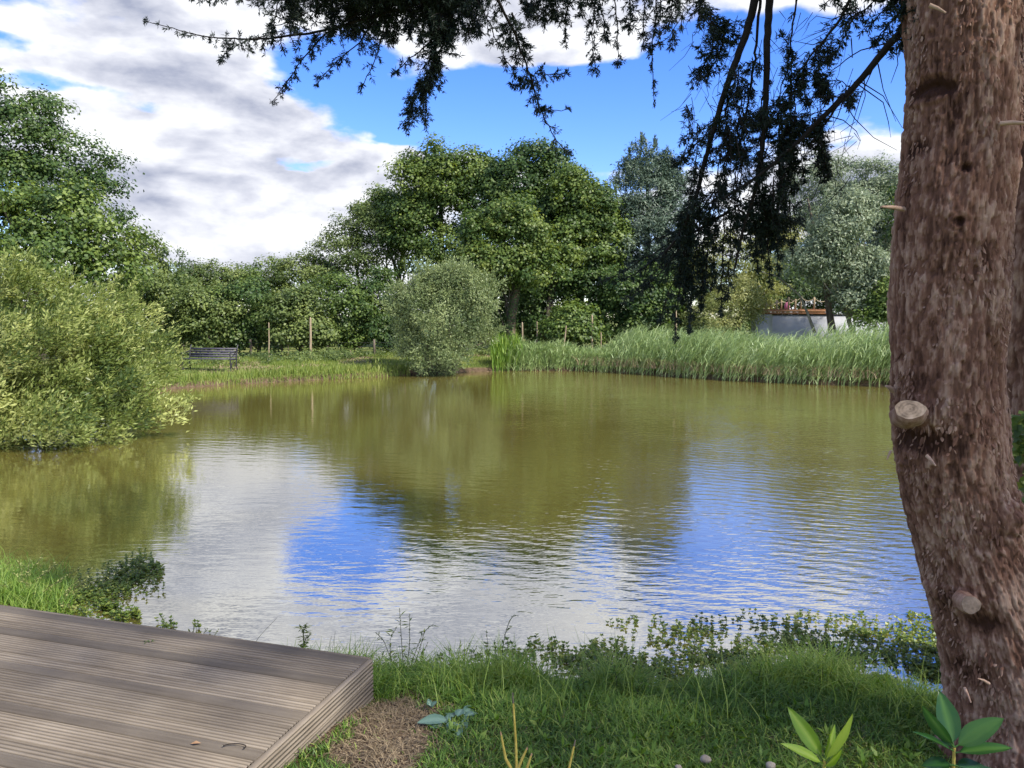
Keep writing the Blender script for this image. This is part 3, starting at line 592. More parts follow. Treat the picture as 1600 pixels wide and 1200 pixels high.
# ------------------------------------------------------------------ stakes
stakes = [(485, 498, 557, 33.5, .055, 0, 'tall pale bare stake standing on the bank right of the bench'), (420, 505, 557, 33.6, .03, 0, 'thin reddish stake between the bench and the tall pale stake'),
          (450, 533, 552, 34, .02, 0, 'short thin stake just left of the tall pale stake'), (376, 545, 560, 31, .03, -.25, 'short leaning stake beside the right arm of the bench'),
          (551, 548, 560, 33.5, .03, -.1, 'stubby stake under the hedge left of the round willow'), (816, 505, 545, 33.6, .04, 0, 'stake nearest the iris clump, right of the ivy-flecked trunk'),
          (839, 503, 525, 36, .03, 0, 'short pale stake second from the iris clump'), (881, 510, 535, 34.5, .035, .1, 'leaning stake in front of the small round shrub under the oaks'),
          (925, 494, 532, 35, .05, 0, 'tall pale stake left of the highest reeds'), (939, 520, 533, 35, .03, 0, 'stubby stake just right of the tall pale stake by the reeds'),
          (1056, 485, 528, 34, .045, 0, 'stake among the drooping conifer branch tips, behind the reeds')]
for px, t, b, Y, r, ln, lab in stakes:
    a = P(px, b+4, Y); c = P(px, t, Y); c = c+np.array((ln, 0, 0))
    root = empty('wooden_stake', a, lab, 'stake', 'wooden stakes along the far hedge')
    MB().tube([a-np.array((0, 0, .3)), a, (a+c)/2+np.array((.01, 0, 0)), c], [r, r, r*.95, r*.85], 7).build('post', M_stake, root, smooth=False)
    MB().tube([c-np.array((0, 0, .02)), c+np.array((0, 0, r*1.2))], [r*.86, r*.3], 7).build('pointed_top', M_stake, root)
# wire between the stakes
def wires():
    root = empty('wire_fence', P(440, 552, 34), 'thin wire fence strung low along the foot of the far hedge', 'fence')
    for z in (.75, 1.05):
        mb = MB(); mb.tube([P(px, 545, 34.4)*np.array((1, 1, 0))+np.array((0, 0, z)) for px in range(385, 640, 25)], .008, 4); mb.build('wire', M_iron, root)
    for px in (392, 440, 512, 585, 632):
        q = P(px, 545, 34.4); MB().box(q[0]-.04, q[0]+.04, q[1]-.04, q[1]+.04, .2, 1.2).build('post', M_bark, root)
wires()

# ------------------------------------------------------------------ white wall with the timber deck on it
for bx, Y, lst, lab in ((1200, 42, [(1195, 455, 40, 44), (1225, 470, 36, 40)], 'dark shrub behind the left end of the rope railing'), (1265, 42.5, [(1262, 460, 40, 46), (1300, 465, 40, 44)], 'dark shrub behind the right end of the rope railing'), (1370, 41, [(1350, 480, 44, 34), (1400, 470, 44, 50)], 'dark shrub under the silvery willows, right of the white wall')):
    tree('understorey_shrub', Y, bx, lst, M_oakd, lab, 'bush', 50, 170, .55, .13, .09, .08, nlimb=6)
def walled_deck():
    Yw = 36.5; a = P(1187, 490, Yw); b = P(1400, 490, Yw); zt = P(1200, 491, Yw)[2]; zf = P(1200, 484, Yw)[2]
    w = empty('rendered_wall', ((a[0]+b[0])/2, Yw, .4), 'white rendered retaining wall behind the reeds, under the orange timber deck', 'wall')
    mb = MB(); mb.box(a[0]+.6, b[0]+.7, Yw, Yw+.3, .1, zt)
    pts = []
    for k in range(7):           # rounded left corner running back
        t = k/6*math.pi/2; pts.append((a[0]+.6-.75*math.sin(t), Yw+.75-.75*math.cos(t)))
    for (x0, y0), (x1, y1) in zip(pts[:-1], pts[1:]):
        mb.add([(x0, y0, .1), (x1, y1, .1), (x1, y1, zt), (x0, y0, zt), (x0, y0+.3, .1), (x1+.3, y1+.1, .1), (x1+.3, y1+.1, zt), (x0, y0+.3, zt)], [(0, 3, 2, 1), (3, 7, 6, 2), (4, 5, 6, 7)])
    mb.build('render', M_wall, w)
    mb = MB(); mb.box(a[0]+.55, b[0]+.7, Yw-.035, Yw-.004, zt-.05, zt-.002); mb.build('dark_strip', M_dbark, w)  # dark strip along the wall top, below the fascia
    d = empty('timber_deck', ((a[0]+b[0])/2, Yw+1.2, zt), 'orange stained timber deck laid on top of the white wall', 'deck')
    x0 = P(1190, 487, Yw)[0]; x1 = P(1296, 487, Yw)[0]
    for k in range(2):
        zz = zt+.004+k*(zf-zt)/2; MB().box(x0, x1, Yw-.05-.02*k, Yw-.01, zz, zz+(zf-zt)/2-.012, .3+.4*k).build('fascia_board', M_orange, d)
    nb = 16; me0 = None
    for k in range(nb):
        y0 = Yw+.0+k*.145
        if me0 is None: o = MB().box(x0, x1, 0, .135, 0, .028).build('deck_board', M_orange, d); me0 = o.data; o.location = (0, y0, zf); o.matrix_parent_inverse = Matrix.Translation(d.location).inverted()
        else:
            o = bpy.data.objects.new('deck_board', me0); COL.objects.link(o); o.parent = d; o.location = (0, y0, zf); o.matrix_parent_inverse = Matrix.Translation(d.location).inverted()
    zf += .03
    f = empty('rope_railing', ((x0+x1)/2, Yw+.05, zf), 'rope railing of pale posts round the timber deck above the white wall', 'railing')
    fr = [(1197, 473, .0), (1214, 469, .0), (1232.5, 464, 0), (1252, 463, 0), (1272.5, 464, 0), (1294, 466, 0)]
    tops = []
    for px, t, dy in fr:
        p = P(px, t, Yw+.06); MB().box(p[0]-.035, p[0]+.035, Yw+.03, Yw+.10, zf, p[2], .4+.4*rng.random()).build('post', M_stake, f); tops.append(np.array((p[0], Yw+.065, p[2]-.06)))
    for i in range(len(tops)-1):
        t = np.linspace(0, 1, 9)[:, None]; p = tops[i]*(1-t)+tops[i+1]*t; p[:, 2] -= .14*np.sin(t[:, 0]*math.pi); MB().tube(p, .018, 5).build('rope', M_rope, f, smooth=True)
    tb = []
    for px, t in ((1204, 471), (1221, 468), (1243, 467)):
        p = P(px, t, Yw+2.2); MB().box(p[0]-.035, p[0]+.035, Yw+2.16, Yw+2.23, zf, p[2], .3).build('post', M_stake, f); tb.append(np.array((p[0], Yw+2.2, p[2]-.08)))
    for i in range(2):
        t = np.linspace(0, 1, 9)[:, None]; p = tb[i]*(1-t)+tb[i+1]*t; p[:, 2] -= .12*np.sin(t[:, 0]*math.pi); MB().tube(p, .018, 5).build('rope', M_rope, f, smooth=True)
    q = P(1229.5, 481, Yw+.5); r = empty('pink_thing', (q[0], Yw+.5, zf), 'small unidentified pink thing standing on the timber deck by the rope railing', 'unknown_object')  # small pink thing of unknown kind, its shape made up
    mb = MB(); zs = np.linspace(0, .34, 8); rr = [.10, .13, .135, .13, .12, .10, .07, .02]; mb.tube([(q[0]+.01*math.sin(k), Yw+.5, zf+z) for k, z in enumerate(zs)], rr, 10); mb.build('cloth', M_pink, r, smooth=True)
walled_deck()

# ------------------------------------------------------------------ bench
def bench():
    Yn = 26.2; L_ = P(290, 560, Yn)[0]; R_ = P(366, 560, Yn)[0]; g = float(gz(np.array([(L_+R_)/2]), np.array([Yn]))[0])
    wdt = 1.72; cx = (L_+R_)/2
    root = empty('park_bench', (cx, Yn, g), 'dark slatted park bench with black iron ends on the far bank by the big bush', 'bench')
    rz = R(-7); Mx = Matrix.Translation((cx, Yn, g)) @ Matrix.Rotation(rz, 4, 'Z')
    for k in range(4):      # back slats
        z0 = .46+.085*k; y0 = .22+.022*k; MB().box(-wdt/2+.03, wdt/2-.03, y0, y0+.025, z0, z0+.062, .3+.5*rng.random(), M=Mx).build('back_slat', M_bench, root)
    for k in range(4):      # seat slats
        y0 = -.22+.105*k; MB().box(-wdt/2+.03, wdt/2-.03, y0, y0+.088, .405, .432, .5+.5*rng.random(), M=Mx).build('seat_slat', M_bench, root)
    A = np.array(Mx.to_3x3()); T = np.array(Mx.translation)
    def tr(p): return np.asarray(p, float)@A.T+T
    for sx in (-1, 1):
        x = sx*(wdt/2-.01); e = MB()
        e.tube(tr([(x, -.25, 0), (x, -.21, .15), (x, -.24, .3), (x, -.23, .42)]), [.026, .02, .022, .02], 6)
        e.tube(tr([(x, .26, 0), (x, .20, .16), (x, .20, .42), (x, .30, .82), (x, .35, .88)]), [.026, .02, .022, .02, .018], 6)
        e.tube(tr([(x, -.24, .40), (x, .0, .385), (x, .22, .40)]), .022, 6)
        th = np.linspace(0, 2*math.pi, 13)
        e.tube(tr(np.stack([th*0+x, -.02+.13*np.cos(th), .2+.13*np.sin(th)], -1)), .013, 5, caps=False)
        e.tube(tr([(x, -.24, .12), (x, -.15, .18)]), .013, 5); e.tube(tr([(x, .20, .14), (x, .11, .18)]), .013, 5)
        e.build('iron_end', M_iron, root, smooth=True)
        a = MB(); a.tube(tr([(x, .27, .70), (x, .12, .66), (x, -.10, .64), (x, -.25, .62), (x, -.29, .57), (x, -.26, .53), (x, -.22, .56)]), [.018, .02, .022, .022, .018, .014, .010], 6)
        a.tube(tr([(x, -.24, .60), (x, -.22, .50), (x, -.24, .42)]), .014, 5); a.build('armrest', M_iron, root, smooth=True)
    return root
bench()

# ------------------------------------------------------------------ near deck
def near_deck():
    A = G(575, 1028, .5); B = G(0, 946, .5); e = (B-A)/np.linalg.norm(B-A); n = np.array((e[1], -e[0], 0.)); n = n if n[1] < 0 else -n
    m, nt, N, L, b = newmat('weathered_decking')
    tcn = N.new('ShaderNodeTexCoord'); oi = N.new('ShaderNodeObjectInfo')
    off = N.new('ShaderNodeVectorMath'); L.new(tcn.outputs['Object'], off.inputs[0])
    cmb = N.new('ShaderNodeCombineXYZ'); mu = N.new('ShaderNodeMath'); mu.operation = 'MULTIPLY'; L.new(oi.outputs['Random'], mu.inputs[0]); mu.inputs[1].default_value = 37; L.new(mu.outputs[0], cmb.inputs[0]); L.new(mu.outputs[0], cmb.inputs[1]); L.new(cmb.outputs[0], off.inputs[1])
    g1 = tex(N, L, 5, 8, .65, off.outputs[0], (.35, 9, 1)); g2 = tex(N, L, 1.6, 5, .6, off.outputs[0])
    s1 = N.new('ShaderNodeMath'); s1.operation = 'MULTIPLY_ADD'; L.new(g2, s1.inputs[0]); s1.inputs[1].default_value = .8; s1.inputs[2].default_value = -.25
    s2 = N.new('ShaderNodeMath'); s2.operation = 'MULTIPLY_ADD'; L.new(g1, s2.inputs[0]); s2.inputs[1].default_value = .8; L.new(s1.outputs[0], s2.inputs[2])
    col = ramp(N, L, s2.outputs[0], [(.2, (.085, .067, .047)), (.5, (.18, .147, .108)), (.85, (.30, .252, .19))])
    rn = N.new('ShaderNodeHueSaturation'); vv = N.new('ShaderNodeMapRange'); L.new(oi.outputs['Random'], vv.inputs[0]); vv.inputs[3].default_value = .8; vv.inputs[4].default_value = 1.2; L.new(vv.outputs[0], rn.inputs['Value']); L.new(col, rn.inputs['Color'])
    # groove floors coloured near black, their shade painted in (tint attribute 0 = groove floor)
    at = N.new('ShaderNodeAttribute'); at.attribute_name = 'tint'; mx = N.new('ShaderNodeMixRGB'); L.new(at.outputs['Fac'], mx.inputs[0]); mx.inputs[1].default_value = (.022, .018, .014, 1); L.new(rn.outputs[0], mx.inputs[2])
    L.new(mx.outputs[0], b.inputs['Base Color']); b.inputs['Roughness'].default_value = .75; b.inputs['Specular IOR Level'].default_value = .3
    bp = N.new('ShaderNodeBump'); bp.inputs['Distance'].default_value = .003; L.new(tex(N, L, 22, 6, .6, off.outputs[0], (.3, 8, 1)), bp.inputs['Height']); L.new(bp.outputs[0], b.inputs['Normal'])
    root = empty('decking_platform', (float(A[0]), float(A[1]), .5), 'weathered brown-grey grooved decking platform at the lower left', 'deck')
    def board_profile(w, flat0, flat1):
        """cross-section (v, z, tint): grooved except for flat strips at either side"""
        pr = [(0, -.028, .6), (0, -.002, 1), (.003, 0, 1)]; v = flat0 if flat0 else .003; end = w-(flat1 if flat1 else .003)
        if flat0: pr[-1] = (.003, 0, .5); pr.append((v, 0, .5))
        ng = max(1, round((end-v)/.0215)); pt = (end-v)/ng
        for k in range(ng):
            a = v+k*pt; pr += [(a+pt*.10, 0, 1), (a+pt*.16, -.010, 0), (a+pt*.50, -.010, 0), (a+pt*.56, 0, 1)]
        fl = .5 if flat1 else 1; pr += ([(end+.001, 0, fl)] if flat1 else [])+[(w-.003, 0, fl), (w, -.002, fl), (w, -.028, .6)]
        return pr
    seq = [(.150, .072, 0), (.142, 0, .055)]
    while sum(s_[0]+.007 for s_ in seq) < 2.6: seq += [(.148, 0, 0), (.143, 0, .054)]
    Lb = 5.2; v0 = 0
    ang = math.atan2(e[1], e[0])
    for w, f0, f1 in seq:
        pr = np.array(board_profile(w, f0, f1)); K = len(pr); us = np.array([0.0, .004]+list(np.linspace(.3, Lb, 12)))
        dz = np.interp(us, [0, .004], [-.003, 0])
        V = np.stack([np.repeat(us, K), np.tile(pr[:, 0], len(us)), np.tile(pr[:, 1], len(us))+np.repeat(dz, K)], -1)
        V[:, 2] += .0015*np.sin(V[:, 0]*2.3+v0*40)
        i = np.arange(len(us)-1)[:, None]*K+np.arange(K-1)[None]
        F = np.stack([i, i+K, i+K+1, i+1], -1).reshape(-1, 4); mb = MB(); mb.add(V, F, np.tile(pr[:, 2], len(us)))
        mb.box(0.001, Lb, .004, w-.004, -.028, -.0115, .6)
        me_o = mb.build('deck_board', m, root); me_o.matrix_parent_inverse = Matrix()
        # local frame: x along the boards (from the right edge leftwards), y towards the camera
        M = Matrix(((e[0], n[0], 0, 0), (e[1], n[1], 0, 0), (0, 0, 1, 0), (0, 0, 0, 1)))
        jit = rng.uniform(-.003, .003)
        me_o.matrix_local = Matrix.Translation((n[0]*v0+e[0]*jit, n[1]*v0+e[1]*jit, rng.uniform(-.0015, .0015))) @ M
        if w == .148: pass
        v0 += w+.010
    # fascia along the right side, two grooved boards on edge, and one along the far side
    M = Matrix(((n[0], 0, -e[0], 0), (n[1], 0, -e[1], 0), (0, -1, 0, 0), (0, 0, 0, 1)))
    for k in range(2):
        w = .088 if k == 0 else .112
        pr = np.array(board_profile(w, 0, 0)); K = len(pr); us = np.linspace(0, v0, 8)
        V = np.stack([np.repeat(us, K), np.tile(pr[:, 0], len(us)), np.tile(pr[:, 1], len(us))], -1); i = np.arange(len(us)-1)[:, None]*K+np.arange(K-1)[None]
        F = np.stack([i, i+K, i+K+1, i+1], -1).reshape(-1, 4); mb = MB(); mb.add(V, F, np.tile(pr[:, 2], len(us))); mb.box(0.001, v0, .004, w-.004, -.027, -.0115, .6)
        o = mb.build('fascia_board', m, root); o.matrix_parent_inverse = Matrix(); o.matrix_local = Matrix.Translation((-e[0]*.028, -e[1]*.028, -.006-k*.092)) @ M
    for k in range(2):
        mb = MB(); w = .09; mb.box(-.0, Lb, -.028, -.004, -.008-(k+1)*w, -.010-k*w, .8); o = mb.build('fascia_board', m, root); o.matrix_parent_inverse = Matrix()
        o.matrix_local = Matrix(((e[0], n[0], 0, 0), (e[1], n[1], 0, 0), (0, 0, 1, 0), (0, 0, 0, 1)))
    for u in (.05, 1.3, 2.6, 3.9, 5.1):
        for v in (.05, 1.3, 2.5):
            mb = MB(); mb.box(u, u+.09, v, v+.09, -1.0, -.03, .7); o = mb.build('support_post', m, root); o.matrix_parent_inverse = Matrix(); o.matrix_local = Matrix(((e[0], n[0], 0, 0), (e[1], n[1], 0, 0), (0, 0, 1, 0), (0, 0, 0, 1)))
    # a dead leaf and a curl of twig lying on the boards
    q = G(306, 1163, .503); mb = MB(); mb.add([q+np.array(d) for d in ((-.022, 0, .002), (-.004, .014, .008), (.02, .004, .003), (.002, -.012, .010))], [(0, 1, 2, 3)]); setp(mb.build('fallen_leaf', M_deadleaf), 'small curled tan leaf lying on the decking near its lower right', 'leaf')
    t = np.linspace(0, 4.2, 10); c = G(360, 1168, .504); mb = MB(); mb.tube([c+np.array((-.03*math.cos(a)+.01*a, .018*math.sin(a), .006)) for a in t], .0022, 5); setp(mb.build('curled_twig', M_dbark, smooth=True), 'thin curled twig lying on the decking right of the tan leaf', 'twig')
    q = G(228, 1003, .503); mb = MB()
    for k in range(9): leaves(mb, q[None]+rng.normal(size=(1, 3))*np.array((.018, .008, .002)), rdir(1)*np.array((1, 1, .2)), np.array([[0, 0, 1.]]), .022, .009, .3)
    setp(mb.build('leaf_scrap', M_wplant, kind='stuff'), 'dark scrap of dropped foliage on the decking near its far edge', 'leaf litter')
    return A, e, n
near_deck()
# ------------------------------------------------------------------ the near conifer
def bark_mat():
    m, nt, N, L, b = newmat('fibrous_red_bark')
    at = N.new('ShaderNodeAttribute'); at.attribute_name = 'tint'
    nz = tex(N, L, 30, 6, .7, mp=(1, 1, .28)); n2 = tex(N, L, 5, 4, .6)
    s = N.new('ShaderNodeMath'); s.operation = 'MULTIPLY_ADD'; L.new(nz, s.inputs[0]); s.inputs[1].default_value = .75; L.new(at.outputs['Fac'], s.inputs[2])
    s2 = N.new('ShaderNodeMath'); s2.operation = 'MULTIPLY_ADD'; L.new(n2, s2.inputs[0]); s2.inputs[1].default_value = .5; L.new(s.outputs[0], s2.inputs[2])
    L.new(ramp(N, L, s2.outputs[0], [(.42, (.048, .020, .011)), (.68, (.185, .092, .058)), (1.0, (.46, .31, .22))]), b.inputs['Base Color'])
    b.inputs['Roughness'].default_value = .85; b.inputs['Specular IOR Level'].default_value = .2
    bp = N.new('ShaderNodeBump'); bp.inputs['Distance'].default_value = .004; bp.inputs['Strength'].default_value = .8; L.new(tex(N, L, 110, 6, .7, mp=(1, 1, .22)), bp.inputs['Height']); L.new(bp.outputs[0], b.inputs['Normal'])
    return m
M_red = bark_mat()
def build_trunk(parent, centre, nth, nz, knots_and_shade, name='trunk', amp=1.0, seed=0):
    """centre: rows (px, py, r_px, Y). Fine geometry on the front side; plates, fibres and knots are displaced"""
    cp = np.array([list(P(px, py, Y))+[r*Y/FPX] for px, py, r, Y in centre]); z0, z1 = cp[-1, 2], cp[0, 2]
    zs = np.linspace(z0, z1, nz); o = np.argsort(cp[:, 2]); cx = np.interp(zs, cp[o, 2], cp[o, 0]); cy = np.interp(zs, cp[o, 2], cp[o, 1]); rr = np.interp(zs, cp[o, 2], cp[o, 3])
    w = max(3, int(nz/14)) | 1; ker = np.hanning(w+2)[1:-1]; ker /= ker.sum()
    def sm(a): return np.convolve(np.pad(a, w//2, 'edge'), ker, 'valid')
    cx, cy, rr = sm(cx), sm(cy), sm(rr)
    nf = int(nth*.8); th = np.concatenate([np.linspace(-math.pi*1.14, math.pi*.14, nf, endpoint=False), np.linspace(math.pi*.14, math.pi*.86, nth-nf, endpoint=False)])
    T, Z = np.meshgrid(th, zs); C, Sn = np.cos(T), np.sin(T); Rb = rr[:, None]
    def vn(f, fz, sd, wob=0): return vnoise(C*Rb*f+wob, Sn*Rb*f+wob, Z*fz+wob, sd+seed)
    wob = .6*vnoise(C*Rb*9, Sn*Rb*9, Z*5, 77)
    big = .016*vn(5, 1.6, 1)+.010*vn(11, 3.5, 2)
    p0 = vn(58, 20, 3, wob)+.5*vn(120, 34, 4); pl = sstep(-.02, .06, p0)
    q0 = vn(95, 38, 5, wob)+.5*vn(170, 70, 6); ql = sstep(.04, .13, q0)
    r0 = vn(26, 5, 9, wob)
    rg = 1-np.abs(vn(44, 3.2, 13, wob)); rg2 = 1-np.abs(vn(85, 6, 14, wob))
    h = big+amp*(.0055*pl+.0042*ql+.0034*rg**3+.0026*rg2**3+.0022*vn(150, 14, 7)+.0014*vn(190, 80, 8)-.007*sstep(.30, .5, r0))-.006
    tint = -.06+.10*pl+.11*ql+.12*vn(12, 3, 11)+.10*rg2**3
    Xc = cx[:, None]; Yc = cy[:, None]
    for (px, py, sz, hh, dark) in knots_and_shade:
        k = P(px, py, centre[0][3]-.22); dx = (Xc+Rb*C-k[0]); dz = Z-k[2]; d2 = (dx*dx*1.0+dz*dz*1.3)/(sz*sz); front = (Sn < .1)
        h = h+front*hh*np.exp(-d2)+front*.006*np.sin(np.sqrt(d2)*9)*np.exp(-d2*.5)*(hh > 0)
        tint = tint-dark*front*np.exp(-d2*1.6)
    Rr = Rb+h
    V = np.stack([Xc+Rr*C, Yc+Rr*Sn, Z], -1).reshape(-1, 3); K = len(th)
    i = np.arange(nz-1)[:, None]*K; j = np.arange(K)[None]; j2 = (j+1) % K
    F = np.stack([i+j, i+j2, i+K+j2, i+K+j], -1).reshape(-1, 4)
    mb = MB(); mb.add(V, F, tint.ravel().clip(-.3, .6)); mb.build(name, M_red, parent, smooth=True)
    return zs, cx, cy, rr
def near_tree():
    cen = [(1509, -420, 78, 3.1), (1504, -60, 78, 3.1), (1503, 0, 77, 3.1), (1500, 200, 77, 3.1), (1488, 330, 79, 3.1), (1481, 500, 79, 3.1), (1479, 600, 80, 3.1), (1483, 700, 82, 3.1), (1497, 770, 84, 3.1),
           (1513, 830, 85, 3.1), (1536, 900, 90, 3.1), (1562, 980, 96, 3.1), (1584, 1050, 102, 3.1), (1602, 1110, 112, 3.1), (1608, 1160, 130, 3.1), (1608, 1230, 140, 3.1)]
    b = P(1600, 1150, 3.1); root = empty('conifer_tree', (b[0], b[1], .35), 'near leaning conifer with peeling red-brown bark, two sawn stubs and dark branches over the pond', 'tree')
    knots_and_shade = [(1445, 655, .055, .020, .12), (1462, 695, .065, -.022, .5), (1517, 948, .05, .018, .12), (1545, 982, .06, -.025, .5), (1592, 812, .07, .035, .1), (1482, 128, .050, .018, .3), (1482, 120, .034, -.045, .9), (1500, 128, .022, -.03, .8),  # dark dents below both stubs paint in the shadow under them
             (1518, 262, .022, .010, .2), (1519, 258, .017, -.045, 1.0), (1505, 345, .028, .012, .1), (1508, 343, .017, -.04, 1.0), (1465, 215, .035, -.018, .5), (1440, 730, .05, .008, .05), (1545, 1075, .06, -.012, .25), (1450, 25, .03, -.015, .4)]
    zs, cx, cy, rr = build_trunk(root, cen, 260, 640, knots_and_shade)
    # peeling flakes: curled plates standing off the bark
    mb = MB(); n = 5200; th = rng.uniform(-math.pi, 0, n); k = rng.integers(20, len(zs)-1, n); kp = vnoise(np.cos(th)*2.6, np.sin(th)*2.6, zs[k]*5, 91) > .02; th, k = th[kp], k[kp]; n = len(th); c = np.stack([cx[k], cy[k], zs[k]], -1); ro = np.stack([np.cos(th), np.sin(th), th*0], -1); tg = np.stack([-np.sin(th), np.cos(th), th*0], -1)
    up = np.array((0, 0, 1.)); W_ = .0022+.0055*rng.random(n)**1.8; H_ = .010+.030*rng.random(n)**1.8; lift = .004+.007*rng.random(n); sw = rng.normal(size=n)*.2
    for dn in (1,):
        base = c+ro*(rr[k]+.003)[:, None]; rows = []
        for t, s_ in ((0, .5), (.35, 1.), (.75, .7), (1., .12)):
            cc = base-up*(H_*t)[:, None]+ro*(lift*t*t)[:, None]+tg*(sw*H_*t)[:, None]
            rows += [cc-tg*(W_*s_)[:, None]-ro*.0008, cc+ro*.0022, cc+tg*(W_*s_)[:, None]-ro*.0008]
        v = np.stack(rows, 1).reshape(-1, 3); q = np.array([(3*a+b_, 3*a+b_+1, 3*a+b_+4, 3*a+b_+3) for a in range(3) for b_ in range(2)])
        f = (np.arange(n)[:, None, None]*12+q[None]).reshape(-1, 4); mb.add(v, f, np.repeat(-.02+.26*rng.random(n), 12))
    mb.build('bark_flakes', M_red, root, kind='stuff')
    # sawn stubs
    mw, nt, N, L, bs = newmat('sawn_wood'); tc = N.new('ShaderNodeTexCoord')
    wv = N.new('ShaderNodeTexWave'); wv.wave_type = 'RINGS'; wv.rings_direction = 'Z'; wv.inputs['Scale'].default_value = 26; wv.inputs['Distortion'].default_value = 2.5; wv.inputs['Detail'].default_value = 3; L.new(tc.outputs['Object'], wv.inputs[0])
    nz = tex(N, L, 28, 5); s = N.new('ShaderNodeMath'); s.operation = 'MULTIPLY_ADD'; L.new(wv.outputs['Fac'], s.inputs[0]); s.inputs[1].default_value = .08; L.new(nz, s.inputs[2])
    L.new(ramp(N, L, s.outputs[0], [(.38, (.24, .16, .09)), (.55, (.48, .33, .19)), (.8, (.68, .49, .31))]), bs.inputs['Base Color']); bs.inputs['Roughness'].default_value = .8
    def stub(px, py, Y, nrm, rx, ry, back, face_mat, dark=0):
        c = P(px, py, Y); q = Vector(nrm).normalized().to_track_quat('Z', 'Y'); M = Matrix.Translation(Vector(c)) @ q.to_matrix().to_4x4(); A = np.array(M.to_3x3())
        k = 28; th = np.arange(k)*2*math.pi/k; wob = 1+.05*np.sin(th*3+1)+.03*np.sin(th*7)
        ring = lambda s_, z, ox=0, oy=0: np.stack([rx*s_*wob*np.cos(th)+ox, ry*s_*wob*np.sin(th)+oy, th*0+z], -1)@A.T+c
        bk = np.array(back)
        rows = [ring(1.0, 0), ring(1.06, -.006), ring(1.12, -.02)]; t = c+bk; rows += [ring(1.14, -.03)*.5+(ring(1.14, -.03)+bk)*.5, ring(1.25, -.03)+bk]
        V = np.concatenate(rows); f = [(a*k+j, a*k+(j+1) % k, (a+1)*k+(j+1) % k, (a+1)*k+j) for a in range(4) for j in range(k)]
        mb = MB(); mb.add(V, f, .12+.08*rng.random(len(V))); so_ = mb.build('branch_stub', M_red, root, smooth=True)
        # sawn face: own local frame so the rings centre on it
        me = MB(); loc = []
        for s_ in (1.0, .7, .35): loc.append(np.stack([rx*s_*wob*np.cos(th), ry*s_*wob*np.sin(th), th*0+.0015+.0015*(1-s_)+.0006*rng.normal(size=k)], -1))
        V = np.concatenate(loc+[np.array([[0, 0, .003]])]); f = [(a*k+j, (a+1)*k+j, (a+1)*k+(j+1) % k, a*k+(j+1) % k) for a in range(2) for j in range(k)]+[(2*k+j, 3*k, 2*k+(j+1) % k, 2*k+(j+1) % k) for j in range(k)]
        f = [tuple(reversed(x)) if len(set(x)) == 4 else (x[2], x[1], x[0], x[0]) for x in f]
        me.add(V, f); fo = me.build('sawn_face', face_mat); fo.parent = so_; fo.matrix_parent_inverse = Matrix(); fo.matrix_world = M; fo.matrix_basis = Matrix.Translation(Vector(root.location)) @ Matrix.Translation(-Vector(root.location)) @ M
    mw2 = solid_mat('old_sawn_wood', (.14, .10, .07), (.30, .22, .16), 30, .85, .003, 60)
    stub(1422, 640, 2.835, (-.35, -.62, .66), .052, .043, (.03, .08, -.02), mw)
    stub(1517, 945, 2.872, (-.1, -.95, .2), .036, .033, (.005, .03, 0), mw2)
    # broken pegs and twigs on the trunk
    for a, b_, r0, r1, Ya, Yb_ in (((1412, 327), (1377, 323), .010, .004, 3.05, 2.95), ((1562, 193), (1600, 192), .009, .006, 2.88, 2.85), ((1395, 610), (1384, 603), .012, .004, 3.1, 3.05), ((1448, 712), (1462, 728), .007, .003, 2.84, 2.80),
                                   ((1430, 905), (1412, 907), .004, .002, 3.05, 3.0), ((1507, 1075), (1517, 1098), .006, .002, 2.80, 2.74), ((1545, 1068), (1528, 1060), .006, .002, 2.79, 2.75), ((1452, 8), (1478, 20), .008, .003, 2.86, 2.84), ((1392, 705), (1386, 718), .006, .002, 3.08, 3.06)):
        p, q = P(*a, Ya), P(*b_, Yb_); MB().tube([p, (p+q)/2+np.array((0, 0, .003)), q], [r0, (r0+r1)/2*1.1, r1], 7, tint=.35).build('broken_twig', M_red, root, smooth=True)
    return root, cx, cy, zs
root_c, tcx, tcy, tzs = near_tree()

